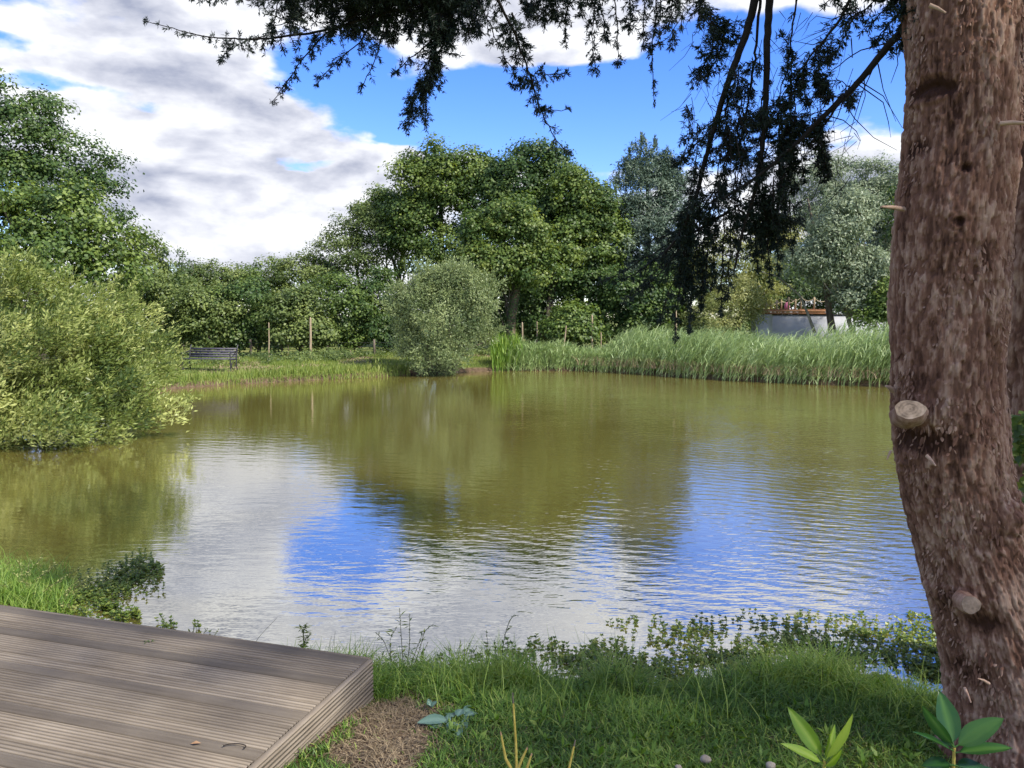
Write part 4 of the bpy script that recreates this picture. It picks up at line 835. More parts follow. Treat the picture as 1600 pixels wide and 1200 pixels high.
class Spray:
    """builds the twigs and scale-leaf spikes of one hanging branch"""
    def __init__(s): s.wood = MB(); s.leaf = MB()
    def spikes(s, pts, dirs, n_per, L, Wd):
        n = len(pts)*n_per; p = np.repeat(pts, n_per, 0); d = np.repeat(dirs, n_per, 0)
        a = unit(d+rng.normal(size=(n, 3))*.75); leaves(s.leaf, p+rng.normal(size=(n, 3))*.002, a, rdir(n), L*(.6+.7*rng.random(n)), Wd, .5+.2*rng.normal(size=n))
    def twig(s, p, d, ln, depth=1):
        k = max(3, int(ln/.022)); t = np.linspace(0, 1, k+1)[:, None]; side = rdir(1)[0]*.18
        pts = p+d*ln*t+side*ln*t*t+np.array((0, 0, -.16))*ln*t*t
        s.wood.tube(pts[::max(1, k//4)] if k > 5 else pts, np.linspace(.0022, .0009, len(pts[::max(1, k//4)] if k > 5 else pts)), 3, caps=False)
        s.spikes(pts[1:], np.repeat(unit(np.gradient(pts, axis=0))[1:], 1, 0), 6, .025, .0052)
        if depth > 0:
            for j in range(1, k, 1):
                if rng.random() < .75:
                    dd = unit(d+rdir(1)[0]*.9); s.twig(pts[j], dd, ln*(.28+.25*rng.random())*(1.15-j/k), depth-1)
    def strand(s, px, Y, r0, fr, dens=1.0, bare=0.0, tip=.35, r1=.002):
        """px: polyline [(px,py)], Y: (start,end) distance, fr: twig length in metres"""
        m = len(px); Ys = np.linspace(Y[0], Y[1], m); c = np.array([P(a, b, y) for (a, b), y in zip(px, Ys)])
        seg = np.linalg.norm(np.diff(c, axis=0), axis=1); cum = np.concatenate([[0], np.cumsum(seg)]); ln = cum[-1]; k = max(6, int(ln/.03))
        u = np.linspace(0, ln, k); pts = np.stack([np.interp(u, cum, c[:, i]) for i in range(3)], -1)
        ker = np.array((.25, .5, .25))
        for _ in range(6):
            pts[1:-1] = pts[:-2]*.25+pts[1:-1]*.5+pts[2:]*.25
        pts[1:-1] += rng.normal(size=(k-2, 3))*(.0012 if r0 > .009 else .003)
        s.wood.tube(pts, np.linspace(r0, r1, k), 6, caps=False)
        tg = unit(np.gradient(pts, axis=0))
        for i in range(k):
            t = i/(k-1)
            if t < bare: continue
            num = rng.poisson(dens*1.6)
            for _ in range(num):
                d = unit(tg[i]*.55+rdir(1)[0]*1.0+np.array((0, 0, -.30))); f = fr*(1-(1-tip)*t)*(.45+.75*rng.random()); s.twig(pts[i], d, f, 1 if f > .06 else 0)
        s.twig(pts[-1], tg[-1], max(.012, fr*tip*.7), 0)
    def done(s, label):
        o = s.wood.build('branch', M_dbark, root_c, smooth=True); o['label'] = label
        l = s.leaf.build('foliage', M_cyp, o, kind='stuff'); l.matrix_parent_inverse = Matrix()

def overhang():
    # far left spray reaching over the pond
    s = Spray()
    s.strand([(760, -30), (640, 10), (500, 50), (400, 62), (320, 58), (232, 34)], (3.9, 4.6), .010, .12, .8, tip=.22)
    s.strand([(420, 55), (365, 70), (345, 92)], (4.4, 4.5), .003, .07, 1.1)
    s.strand([(640, -20), (520, 0), (400, 0), (300, -8)], (4.0, 4.5), .006, .10, .9)
    s.strand([(560, 20), (500, 60), (470, 95), (450, 125), (428, 156)], (4.1, 4.4), .005, .075, 1.4)
    s.strand([(480, 20), (430, 40), (415, 60)], (4.2, 4.4), .003, .07, 1.2)
    s.strand([(600, 10), (560, 70), (520, 100), (498, 128)], (4.1, 4.3), .004, .09, 1.3)
    s.strand([(600, 40), (590, 90), (565, 138)], (4.0, 4.2), .004, .075, 1.2)
    s.done('branch reaching farthest left over the pond')
    s = Spray()
    for px in list(range(455, 745, 15))+list(range(560, 740, 22)):
        x = px+rng.normal()*8; s.strand([(x+rng.normal()*25, -45), (x+rng.normal()*10, -5), (x+rng.normal()*14, 32+rng.random()*28)], (3.8, 4.2+.3*rng.random()), .004, .10, 1.7)
    s.strand([(720, -10), (700, 50), (672, 110), (650, 150), (632, 188)], (3.9, 4.2), .006, .12, 3.0, tip=.5)
    s.strand([(690, 20), (680, 80), (668, 130), (665, 182)], (3.9, 4.1), .005, .10, 2.6, tip=.5)
    s.strand([(700, 40), (655, 80), (620, 110)], (3.9, 4.1), .004, .08, 1.4)
    s.done('dense branch hanging over the upper middle left')
    s = Spray()
    s.strand([(760, -30), (800, 40), (825, 110), (842, 165), (862, 210), (884, 236)], (3.7, 4.2), .008, .10, 1.0, tip=.35)
    s.strand([(800, 20), (812, 60), (806, 90)], (3.8, 4.0), .005, .11, 2.2)
    s.strand([(745, 0), (770, 50), (790, 95), (808, 120)], (3.8, 4.0), .003, .06, 1.0)
    s.strand([(835, 115), (860, 118), (884, 115)], (4.0, 4.1), .002, .05, 1.3)
    s.strand([(835, 125), (815, 128), (802, 132)], (4.0, 4.1), .002, .04, 1.4)
    s.strand([(845, 168), (868, 176), (886, 170)], (4.0, 4.1), .002, .035, 1.2)
    s.done('long thin branch dangling lowest in front of the blue sky')
    s = Spray()
    for px, b, f, d in ((845, 30, .10, 1.6), (868, 22, .10, 1.5), (884, 66, .06, 1.2), (908, 20, .08, 1.2), (930, 105, .07, 1.2), (945, 55, .08, 1.4), (965, 95, .06, 1.3), (985, 40, .08, 1.4), (1005, 70, .06, 1.2), (1030, 45, .08, 1.4), (1050, 70, .07, 1.3), (1022, 156, .05, .8), (1064, 40, .07, 1.2), (828, 18, .1, 1.6)):
        s.strand([(px+rng.normal()*14, -45), (px+rng.normal()*5, 5), (px+rng.normal()*4, b*.5), (px, b)], (3.8, 4.1), .0035, f, d, tip=.45)
    s.strand([(1060, 0), (1045, 30), (1030, 60), (1020, 75)], (3.8, 4.0), .003, .05, .8)
    s.strand([(1070, 10), (1052, 60), (1036, 70), (1010, 72)], (3.9, 4.0), .002, .04, .7)
    s.done('row of short dark sprays along the top middle')
    s = Spray()
    s.strand([(1190, -60), (1178, 10), (1160, 70), (1135, 135), (1118, 190), (1104, 240), (1085, 320), (1060, 370), (1035, 400)], (3.5, 4.0), .020, .11, .85, bare=.42, r1=.006)
    for px, p2, f, d in (([(1090, -30), (1100, 30), (1130, 60)], 0, .10, 1.8), ([(1110, 20), (1120, 70), (1095, 110), (1082, 130)], 0, .10, 2.0), ([(1140, 30), (1125, 80), (1105, 120)], 0, .09, 1.8),
                         ([(1120, 190), (1090, 225), (1055, 255)], 0, .06, 1.3), ([(1150, 120), (1135, 175), (1100, 200)], 0, .06, 1.0)):
        s.strand(px, (3.6, 3.9), .004, f, d)
    s.done('thick bare-topped branch leaning down to the left')
    s = Spray()
    s.strand([(1206, -60), (1202, 0), (1198, 70), (1197, 150), (1192, 230), (1180, 300), (1160, 360), (1148, 420)], (3.4, 3.9), .018, .10, 1.0, bare=.42, r1=.006)
    s.strand([(1190, -60), (1186, 30), (1176, 110), (1166, 180), (1150, 260), (1140, 330)], (3.6, 4.0), .008, .10, 1.4, bare=.35)
    s.strand([(1250, -50), (1243, 10), (1236, 70), (1225, 130), (1205, 190)], (3.5, 3.7), .005, .05, .5)
    s.done('upright thick branch hanging straight down')
    s = Spray()
    for i in range(27):     # the curtain of foliage
        x = rng.uniform(1072, 1245); t = rng.uniform(120, 300) if x < 1230 else rng.uniform(60, 200); ln = rng.uniform(70, 150)
        b = min(t+ln, np.interp(x, [1060, 1090, 1130, 1180, 1250], [430, 450, 430, 400, 370])); s.strand([(x, t), (x+rng.normal()*8-4, (t+b)/2), (x+rng.normal()*8-8, b)], (3.7, 4.0), .003, .078, .72)
    for i in range(9):     # denser, lower, ragged hem
        x = rng.uniform(1060, 1235); t = rng.uniform(270, 340); b = rng.uniform(345, 395); s.strand([(x, t), (x+rng.normal()*8, b)], (3.8, 4.1), .003, .09, .8)
    for x, b in ((1078, 505), (1096, 480), (1066, 470), (1112, 450), (1126, 490), (1088, 460), (1060, 445), (1137, 465), (1072, 450), (1102, 445)):
        s.strand([(x+6, 330), (x+2, 430), (x, b)], (3.9, 4.2), .003, .06, 1.25, tip=.15)
    for x, b in ((1200, 445), (1180, 420), (1215, 425), (1190, 400)):
        s.strand([(x-6, 320), (x, 380), (x+3, b)], (3.8, 4.0), .003, .055, 1.2, tip=.15)
    s.strand([(1140, 330), (1090, 360), (1040, 390), (1000, 425), (965, 440)], (3.9, 4.3), .008, .07, 1.0)
    s.strand([(1080, 350), (1040, 370), (1010, 380)], (3.9, 4.2), .004, .05, 1.0)
    s.strand([(1160, 310), (1210, 330), (1248, 345)], (3.8, 4.0), .004, .10, 1.5)
    s.strand([(1120, 300), (1100, 350), (1070, 400)], (3.8, 4.0), .004, .10, 1.3)
    s.strand([(1150, 320), (1180, 360), (1200, 380)], (3.8, 4.0), .004, .10, 1.2)
    s.strand([(1160, 330), (1205, 365), (1236, 375)], (3.8, 4.0), .004, .08, 1.6)
    for i in range(16):     # thinner outer sprays to the right, and the heavy drooping tip to the left
        x = rng.uniform(1225, 1295); t = rng.uniform(160, 225); b = np.interp(x, [1225, 1260, 1295], [300, 275, 262])+rng.normal()*8; s.strand([(x-10, t), (x+rng.normal()*6, b)], (3.6, 3.8), .002, .06, 1.0, tip=.3)
    for i in range(14):
        x = rng.uniform(1150, 1330); y = rng.uniform(90, 190); s.strand([(x, y), (x+rng.normal()*16, y+22+22*rng.random())], (3.5, 3.7), .002, .06, 1.1, tip=.3)
    for a, b, f, d in (([(1115, 300), (1080, 350), (1040, 385), (985, 418), (940, 440)], (3.9, 4.5), .08, 1.05), ([(1095, 340), (1050, 400), (1010, 440), (975, 470)], (4.0, 4.5), .08, 1.0), ([(1080, 360), (1060, 420), (1040, 470), (1030, 500)], (4.0, 4.4), .08, 1.05),
                       ([(1090, 370), (1082, 430), (1080, 470), (1079, 515)], (4.0, 4.3), .06, .9), ([(1075, 400), (1062, 450), (1055, 500), (1056, 530)], (4.0, 4.3), .055, .8), ([(1110, 350), (1105, 410), (1098, 460)], (4.0, 4.2), .08, 1.1), ([(1060, 390), (1030, 430), (1000, 455)], (4.0, 4.3), .08, 1.0)):
        s.strand(a, b, .004, f, d, tip=.3)
    for i in range(230):    # bare hair-thin twigs criss-crossing between the limbs
        x = rng.uniform(1075, 1340); y = rng.uniform(10, 320); an = rng.normal()*.5+(.5 if x > 1220 else -.1); ln = rng.uniform(22, 70); Y_ = 3.4+.5*rng.random()
        q = np.array([P(x, y, Y_), P(x-math.sin(an)*ln*.5+rng.normal()*3, y+math.cos(an)*ln*.5, Y_), P(x-math.sin(an)*ln+rng.normal()*8, y+math.cos(an)*ln, Y_+.03)]); s.wood.tube(q, [.0018, .0013, .0007], 3, caps=False)
    s.done('curtain of dark hanging foliage in front of the yellow-green willow')
    s = Spray()
    s.strand([(1440, 20), (1412, 45), (1392, 66), (1365, 100), (1345, 125), (1318, 152), (1290, 178), (1258, 212), (1215, 250), (1180, 280), (1130, 310)], (3.15, 3.7), .017, .05, .8, bare=.62, r1=.005)
    s.strand([(1320, 150), (1300, 175), (1280, 205), (1262, 235)], (3.4, 3.6), .007, .03, .6, bare=.5)
    s.strand([(1345, -50), (1325, 10), (1300, 50), (1270, 82), (1240, 120), (1222, 150)], (3.2, 3.6), .008, .07, .9, bare=.25)
    s.strand([(1390, 66), (1330, 82), (1300, 110)], (3.3, 3.5), .003, .02, .2, bare=.7)
    for x, y0, x1, y1, f, d in ((1440, -40, 1330, 30, .09, 1.6), (1440, -20, 1350, 45, .09, 1.7), (1430, 0, 1370, 62, .08, 1.7), (1440, 20, 1385, 75, .07, 1.6), (1430, 40, 1395, 85, .05, 1.3), (1400, -40, 1320, 18, .08, 1.6), (1340, 20, 1312, 70, .05, 1.3), (1380, -50, 1290, 5, .07, 1.2)):
        s.strand([(x, y0), ((x+x1)/2, (y0+y1)/2-8), (x1, y1)], (3.1, 3.4), .004, f, d)
    for i in range(11):
        x = rng.uniform(1225, 1300); t = rng.uniform(60, 130); s.strand([(x, t), (x+rng.normal()*14, t+25+20*rng.random())], (3.5, 3.7), .002, .055, 1.2)
    # dead twigs, thin and arching
    for pts in ([(1338, 130), (1380, 160), (1388, 190), (1392, 215)], [(1316, 155), (1335, 185), (1365, 215), (1402, 235)], [(1372, 100), (1380, 140), (1400, 190)], [(1350, 122), (1352, 150), (1338, 195)], [(1318, 155), (1310, 180), (1296, 205)],
                [(1345, 128), (1380, 150), (1410, 200)], [(1365, 105), (1345, 150), (1320, 235)], [(1330, 60), (1332, 90), (1325, 85)], [(1400, 70), (1403, 100), (1392, 130)], [(1290, 180), (1318, 188), (1338, 205), (1345, 220)], [(1372, 92), (1360, 115), (1334, 135)],
                [(1340, 10), (1310, 40), (1272, 50)], [(1330, 20), (1300, 30), (1275, 25)], [(1300, 60), (1270, 70), (1240, 64)], [(1318, 152), (1280, 150), (1240, 165)], [(1300, 170), (1260, 180), (1225, 190)]):
        s.wood.tube(np.array([P(a, b, 3.35+.1*rng.random()) for a, b in pts]), np.linspace(.003, .001, len(pts)), 4, caps=False)
    s.done('branch leaving the trunk at the upper right with bare arching twigs')
overhang()

# unseen crowns, placed and thinned for shade on the near bank; a neighbouring conifer
def overhead(parent, cx, cy, z0, z1, r, n, name='crown'):
    a = rng.random(n)*6.283; q = np.sqrt(rng.random(n)); z = z0+(z1-z0)*rng.random(n)**1.3; rad = r*q*(1.05-.75*(z-z0)/(z1-z0))
    C = np.stack([cx+rad*np.cos(a), cy+rad*np.sin(a), z], -1); top = CAM_H+C[:, 1]*math.tan(R(23.5))+1.0
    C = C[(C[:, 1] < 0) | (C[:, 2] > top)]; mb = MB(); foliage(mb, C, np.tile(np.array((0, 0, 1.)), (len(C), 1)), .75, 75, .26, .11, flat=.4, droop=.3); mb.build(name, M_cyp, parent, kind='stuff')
overhead(root_c, 2.3, 3.6, 5.2, 9.5, 2.5, 30)
def second_tree():
    b = P(1600, 760, 4.3); root = empty('conifer_tree', (b[0]+.1, 4.3, .4), 'darker conifer trunk half hidden behind the near red-barked trunk, at the right edge', 'tree')
    build_trunk(root, [(1664, -300, 62, 4.3), (1646, 200, 60, 4.3), (1634, 330, 60, 4.3), (1622, 560, 60, 4.3), (1630, 700, 62, 4.3), (1640, 860, 70, 4.3), (1640, 960, 84, 4.3), (1640, 1060, 92, 4.3)], 110, 240, [(1600, 420, .07, .02, .2)], amp=1.6, seed=40)
    overhead(root, 5.6, 1.2, 5.4, 9, 2.6, 26)  # unseen crown set sunward of its trunk to shade the near trunk
second_tree()
def right_shrub():
    root = empty('leafy_shrub', (2.75, 3.8, .3), 'bright green leafy shrub peeping out behind the near trunk at the right edge', 'bush')
    mb = MB(); C = np.array([P(1618+rng.normal()*14, y, 3.72+.15*rng.random()) for y in rng.uniform(655, 850, 30)]); foliage(mb, C, np.tile(np.array((-.3, -1., .5)), (30, 1)), .085, 16, .06, .042, tint_sd=.2); mb.build('crown', M_light, root)
    MB().tube([(2.75, 3.8, .2), (2.6, 3.8, 1.0), P(1625, 660, 3.78)], [.012, .009, .005], 6).build('stem', M_bark, root, smooth=True)
right_shrub()

# ------------------------------------------------------------------ near bank: grass, litter, water plants
dA = G(575, 1028, .5); dB = G(0, 946, .5); dE = (dB-dA)/np.linalg.norm(dB-dA); dN = np.array((-dE[1], dE[0]))
def off_deck(x, y, m=.045):
    u = (x-dA[0])*dE[0]+(y-dA[1])*dE[1]; v = (x-dA[0])*dN[0]+(y-dA[1])*dN[1]
    if dN[1] > 0: v = -v
    return ~((u > -m) & (v > -.02))
def dryness(x, y):
    d = np.hypot((x+.60)/1.0, (y-3.22)/1.35)+.16*vnoise(x*4, y*4, x*0, 31)+.10*vnoise(x*11, y*11, x*0, 32); return 1-sstep(.22, .42, d)
def near_grass():
    n = 86000; x = rng.uniform(-1.3, 3.0, n); y = rng.uniform(2.35, 4.75, n); d = sdist(x, y); dr = dryness(x, y)
    vis = np.abs(x-.0) < .74*y+.15
    k = (d > -.03) & off_deck(x, y) & vis; x, y, d, dr = x[k], y[k], d[k], dr[k]
    keep = rng.random(len(x)) < np.clip(1.02-dr*1.0, 0, 1); x, y, d, dr = x[keep], y[keep], d[keep], dr[keep]; n = len(x)
    lush = sstep(1.15, .35, d); nz = vnoise(x*3.5, y*3.5, x*0, 41)
    H = (.035+.03*rng.random(n))*(1-lush)+(.07+.13*rng.random(n)**1.5)*lush*(1+.85*nz); H *= 1-.5*dr
    H = H*(.35+.65*sstep(-.03, .25, d))
    lean = unit(np.stack([rng.normal(size=n), rng.normal(size=n), x*0], -1)); mb = MB()
    t = .30+.30*lush+.18*rng.normal(size=n)+.12*nz; t = np.where(rng.random(n) < .05+.10*(1-lush), .95+.3*rng.random(n), t)
    blades(mb, np.stack([x, y, gz(x, y)-.004], -1), lean, H, .0045+.0035*rng.random(n), .4+.8*rng.random(n), t, 2)
    m = 420; xs = rng.uniform(-.6, 2.5, m); ys = rng.uniform(3.2, 4.6, m); k = off_deck(xs, ys) & (sdist(xs, ys) > 0) & (sdist(xs, ys) < 1.0); xs, ys = xs[k], ys[k]; m = len(xs)
    blades(mb, np.stack([xs, ys, gz(xs, ys)], -1), unit(np.stack([rng.normal(size=m), rng.normal(size=m), xs*0], -1)), .20+.18*rng.random(m), .004, .35+.5*rng.random(m), .75+.3*rng.random(m), 3)
    setp(mb.build('bank_grass', M_grass, kind='stuff'), 'lush green grass on the near bank at the water edge', 'grass')
    n = 30000; x = rng.uniform(-1.2, 2.6, n); y = rng.uniform(2.35, 4.3, n); dr = dryness(x, y); k = off_deck(x, y) & (rng.random(n) < .10+.9*dr) & (np.abs(x) < .74*y+.15) & (sdist(x, y) > .12); x, y = x[k], y[k]; n = len(x)
    lean = unit(np.stack([rng.normal(size=n), rng.normal(size=n), x*0], -1)); mb = MB(); blades(mb, np.stack([x, y, gz(x, y)+.003*rng.random(n)], -1), lean, .02+.03*rng.random(n), .003, 1.3+.6*rng.random(n), .15+.6*rng.random(n), 2)
    # flat flecks of litter
    m = 5200; x = rng.uniform(-1.0, .5, m); y = rng.uniform(2.5, 4.2, m); k = off_deck(x, y) & (rng.random(m) < dryness(x, y)); x, y = x[k], y[k]; m = len(x)
    leaves(mb, np.stack([x, y, gz(x, y)+.004], -1), rdir(m)*np.array((1, 1, .15)), unit(np.array((0, 0, 1.))+rng.normal(size=(m, 3))*.35), .010+.016*rng.random(m)**2, .005+.006*rng.random(m), .3+.7*rng.random(m))
    setp(mb.build('dry_litter', M_dry, kind='stuff'), 'dry brown grass and litter on the bare patch beside the decking corner', 'dry grass')
    # broad-leaved herbs in the grass
    mb = MB(); n = 330; x = rng.uniform(-.6, 2.6, n); y = rng.uniform(2.7, 4.5, n); k = off_deck(x, y) & (sdist(x, y) > .02) & (dryness(x, y) < .3); x, y = x[k], y[k]
    for a, b_ in zip(x, y):
        m = rng.integers(3, 8); p = np.tile(np.array((a, b_, float(gz(np.array([a]), np.array([b_]))[0])+.015)), (m, 1)); ax = rdir(m)*np.array((1, 1, .3))+np.array((0, 0, .5)); leaves(mb, p, ax, np.tile(np.array((0, 0, 1.)), (m, 1))+rdir(m)*.3, .03+.045*rng.random(m), .012+.012*rng.random(m), .55+.2*rng.normal(size=m))
    setp(mb.build('meadow_herbs', M_grass, kind='stuff'), 'low broad-leaved herbs growing through the near grass', 'herbs')
near_grass()
def rosettes(mb, x, y, z, h, L=.025, Wd=.019, st=None):
    for a, b_, c, hh in zip(x, y, z, h):
        tiers = 1+int(hh/.022); top = np.array((a+rng.normal()*.012, b_+rng.normal()*.012, c+hh)); bt = np.array((a, b_, c-.02))
        if st is not None: st.tube([bt, (bt+top)/2+rng.normal(size=3)*.003, top], [.0016, .0014, .001], 4, tint=.5, caps=False)
        for k in range(tiers):
            t = 1-k/max(1, tiers)*.8; p = np.tile(bt*(1-t)+top*t, (4, 1)); an = rng.random()*3+np.arange(4)*1.57; ax = np.stack([np.cos(an), np.sin(an), .35+.5*rng.random(4)*(1 if k else 1.6)], -1)
            leaves(mb, p, ax, np.tile(np.array((0, 0, 1.)), (4, 1))+rdir(4)*.25, L*(.7+.5*rng.random(4)), Wd*(.8+.4*rng.random(4)), .42+.2*rng.normal(size=4)+(.3 if rng.random() < .12 else 0))
def water_plants():
    mb = MB(); st = MB(); pts = []
    while len(pts) < 3300:
        px = rng.uniform(560, 1500); py = rng.uniform(955, 1075); lim = np.interp(px, [560, 780, 860, 1000, 1180, 1400, 1500], [1040, 1010, 985, 965, 955, 950, 950])
        if py < lim: continue
        t = (py-lim)/(1060-lim)
        w = (.05+.95*t**1.5)*np.interp(px, [560, 850, 1100, 1300, 1500], [.4, .55, .6, .85, 1.0])
        q = G(px, py, 0); cl = .5+.9*vnoise(np.array(q[0]*5), np.array(q[1]*5), np.array(0.), 51)
        if rng.random() < w*np.clip(cl, 0.03, 1.2): pts.append(q)
    q = np.array(pts); d = sdist(q[:, 0], q[:, 1]); z = np.where(d > 0, gz(q[:, 0], q[:, 1]), 0); n = len(q)
    rosettes(mb, q[:, 0], q[:, 1], z, .002+.030*rng.random(n)**2.8, st=st)
    # runners and dead bits on the water
    m = 520; idx = rng.integers(0, n, m)
    for i in idx:
        a = q[i]; an = rng.normal()*.5+math.pi*(rng.random() < .5); ln = .03+.09*rng.random(); st.tube([a+np.array((0, 0, .002)), a+np.array((ln*.5*math.cos(an), ln*.5*math.sin(an), .005)), a+np.array((ln*math.cos(an+.3), ln*math.sin(an+.3), .001))], .0013, 4, tint=rng.random(), caps=False)
    r = mb.build('water_plants', M_wplant, kind='stuff'); setp(r, 'speckled small-leaved water plants standing in the shallows along the near bank', 'water plants')
    s2 = st.build('plant_runners', M_stem, kind='stuff'); s2.parent = r
    # taller rosettes at the front edge
    mb = MB(); st = MB()
    for px, py, h in ((822, 1030, .05), (836, 1028, .045), (880, 1035, .05), (893, 1040, .085), (905, 1030, .06), (933, 1050, .13), (937, 1045, .10), (990, 1040, .06), (1002, 1045, .11), (980, 1050, .05), (1030, 1045, .07), (1048, 1040, .05), (1075, 1060, .09), (1098, 1050, .10), (1138, 1060, .09), (1055, 1062, .12),
                      (705, 1060, .05), (690, 1055, .04), (870, 1065, .10), (850, 1068, .07), (960, 1062, .07), (1010, 1065, .10), (1200, 1050, .08), (1230, 1045, .06), (1330, 1040, .06), (1290, 1050, .07), (1180, 1055, .09), (600, 1050, .06), *[(rng.uniform(960, 1440), rng.uniform(962, 1005), .012+.02*rng.random()) for _ in range(90)], *[(rng.uniform(780, 1000), rng.uniform(1000, 1030), .012+.03*rng.random()) for _ in range(26)], (1030, 985, .02), (1040, 978, .03), (1110, 967, .02), (1135, 968, .03)):
        a = G(px, py, 0.02); z = float(gz(np.array([a[0]]), np.array([a[1]]))[0]); rosettes(mb, [a[0]], [a[1]], [max(z, 0)], [h], .026, .02, st)
    r = mb.build('brooklime', M_wplant, kind='stuff'); setp(r, 'taller upright leaf rosettes of brooklime at the grass edge against the water', 'water plants'); s2 = st.build('rosette_stems', M_stem, kind='stuff'); s2.parent = r
    # raft of plants off the deck's far side, left
    mb = MB(); st = MB(); pts = []
    while len(pts) < 900:
        t = rng.random(); px = np.interp(t, [0, .45, 1], [60, 150, 240])+rng.normal()*16; py = np.interp(t, [0, .45, 1], [955, 930, 885])+rng.normal()*15
        if px < 255 and py > 865: pts.append(G(px, py, 0))
    for px, py, k in ((170, 952, 60), (205, 962, 40), (240, 890, 40), (262, 980, 22), (185, 970, 40), (312, 985, 5)):
        for _ in range(k): pts.append(G(px+rng.normal()*8, py+rng.normal()*4, 0))
    q = np.array(pts); rosettes(mb, q[:, 0], q[:, 1], q[:, 2], .006+.05*rng.random(len(q))**2, st=st)
    r = mb.build('floating_weed_raft', M_wplant, kind='stuff'); setp(r, 'raft of dark floating weed beyond the left end of the decking', 'water plants'); s2 = st.build('weed_stems', M_stem, kind='stuff'); s2.parent = r
water_plants()
def left_bank():
    mb = MB(); n = 5200; px = 40+rng.normal(size=n)*55-20; py = 935+rng.normal(size=n)*22; a = np.array([G(u, min(v, 990), .02) for u, v in zip(px, py)]); k = (px < 112); a = a[k]; n = len(a); z = np.maximum(gz(a[:, 0], a[:, 1]), 0)
    lean = unit(np.stack([rng.normal(size=n), rng.normal(size=n), z*0], -1)); blades(mb, np.stack([a[:, 0], a[:, 1], z-.01], -1), lean, .07+.19*rng.random(n)**1.6, .006, .3+.8*rng.random(n), .55+.2*rng.normal(size=n), 3)
    setp(mb.build('tussock_grass', M_grass, kind='stuff'), 'tussock of bright grass at the left edge just beyond the decking', 'grass')
    # sprawling dry-tipped herbs
    for i, (px, py, ddx, h) in enumerate(((60, 935, .15, .30), (20, 930, -.05, .36), (85, 945, .30, .22), (40, 925, .22, .32))):
        a = G(px, py, .03); root = empty('wild_herb', a, ['sprawling yellow-tipped herb in the left tussock, its seed heads over the water', 'tallest thin herb at the very left edge above the tussock grass', 'low herb leaning furthest right out of the left tussock', 'pale herb standing up behind the middle of the left tussock'][i], 'plant', 'herbs in the left tussock')
        s_ = MB(); l_ = MB()
        for k in range(5):
            d = np.array((ddx+.25*rng.normal(), .2*rng.normal(), h*(.6+.4*rng.random()))); p = np.array([a, a+d*.5+np.array((0, 0, .03)), a+d]); s_.tube(p, [.003, .002, .0012], 4, tint=.7); m = 26; t = rng.random(m)[:, None]*.8+.2; leaves(l_, p[0]*(1-t)+p[2]*t+np.array((0, 0, .02))+rng.normal(size=(m, 3))*.006, rdir(m), rdir(m), .022, .008, .8+.2*rng.normal(size=m))
        s_.build('stem', M_stem, root); l_.build('leaves', M_yellow, root, kind='stuff')
left_bank()
def weed(px, py, z, tips, label, leafy=0, name='wild_herb', group=None, knob=.0055, mat=M_wplant, Yoff=0, r=.0028):
    a = G(px, py, z); root = empty(name, a, label, 'plant', group); s_ = MB(); l_ = MB()
    for poly in tips:
        p = [a]+[P(u, v, a[1]+Yoff+rng.normal()*.03) for u, v in poly]; p = np.array(p)
        t = np.linspace(0, 1, 14); q = np.stack([np.interp(t, np.linspace(0, 1, len(p)), p[:, i]) for i in range(3)], -1)
        for _ in range(2): q[1:-1] = q[:-2]*.25+q[1:-1]*.5+q[2:]*.25
        s_.tube(q, np.linspace(r, r*.4, 14), 4, tint=.5)
        m = 26; t = .35+.65*rng.random(m); c = np.stack([np.interp(t, np.linspace(0, 1, 14), q[:, i]) for i in range(3)], -1); leaves(l_, c, rdir(m)+np.array((0, 0, .5)), rdir(m), knob*1.8, knob, .35+.2*rng.normal(size=m))
        if leafy:
            m = leafy; t = .9*rng.random(m); c = np.stack([np.interp(t, np.linspace(0, 1, 14), q[:, i]) for i in range(3)], -1); leaves(l_, c, rdir(m)*np.array((1, 1, .5))+np.array((0, 0, .2)), rdir(m)*.4+np.array((0, 0, 1.)), .03+.03*rng.random(m), .007+.006*rng.random(m), .5+.2*rng.normal(size=m))
    s_.build('stem', M_stem, root); l_.build('leaves', mat, root, kind='stuff')
weed(632, 1070, .06, [[(628, 1010), (624, 950)], [(640, 1010), (640, 960)], [(655, 1020), (663, 985), (678, 975)], [(610, 1030), (600, 1000), (586, 988)], [(645, 1030), (660, 990)], [(612, 1040), (608, 1000), (620, 980)], [(650, 1045), (668, 1005)]], 'tallest tangle of wiry seed-headed herbs just right of the decking corner', leafy=16)
weed(588, 1058, .06, [[(585, 1040), (568, 1022)], [(592, 1040), (600, 1018)], [(580, 1050), (562, 1030)]], 'small leafy herb tight against the decking corner', leafy=20)
weed(712, 1068, .06, [[(715, 1030), (720, 1000)], [(722, 1040), (735, 1002)], [(705, 1040), (700, 1008)], [(728, 1045), (745, 1010)]], 'short wispy herb between the two tall seed-headed tangles', leafy=8)
weed(782, 1070, .06, [[(784, 1020), (790, 985), (800, 962), (810, 962)], [(776, 1030), (772, 1000)], [(790, 1020), (798, 1000)], [(765, 1040), (760, 985)], [(750, 1045), (752, 1010)]], 'hooked tall seed stalk left of the water plants', leafy=10)
weed(1085, 1060, .05, [[(1080, 1030), (1088, 1000)], [(1100, 1040), (1108, 1012)]], 'thin-stemmed herb amid the water plants near the middle right', leafy=8)
weed(1215, 1062, .05, [[(1210, 1020), (1216, 985)], [(1220, 1030), (1232, 1000)], [(1200, 1035), (1192, 1005)]], 'slim herb rising from the shallows left of the pale weed mat', leafy=10)
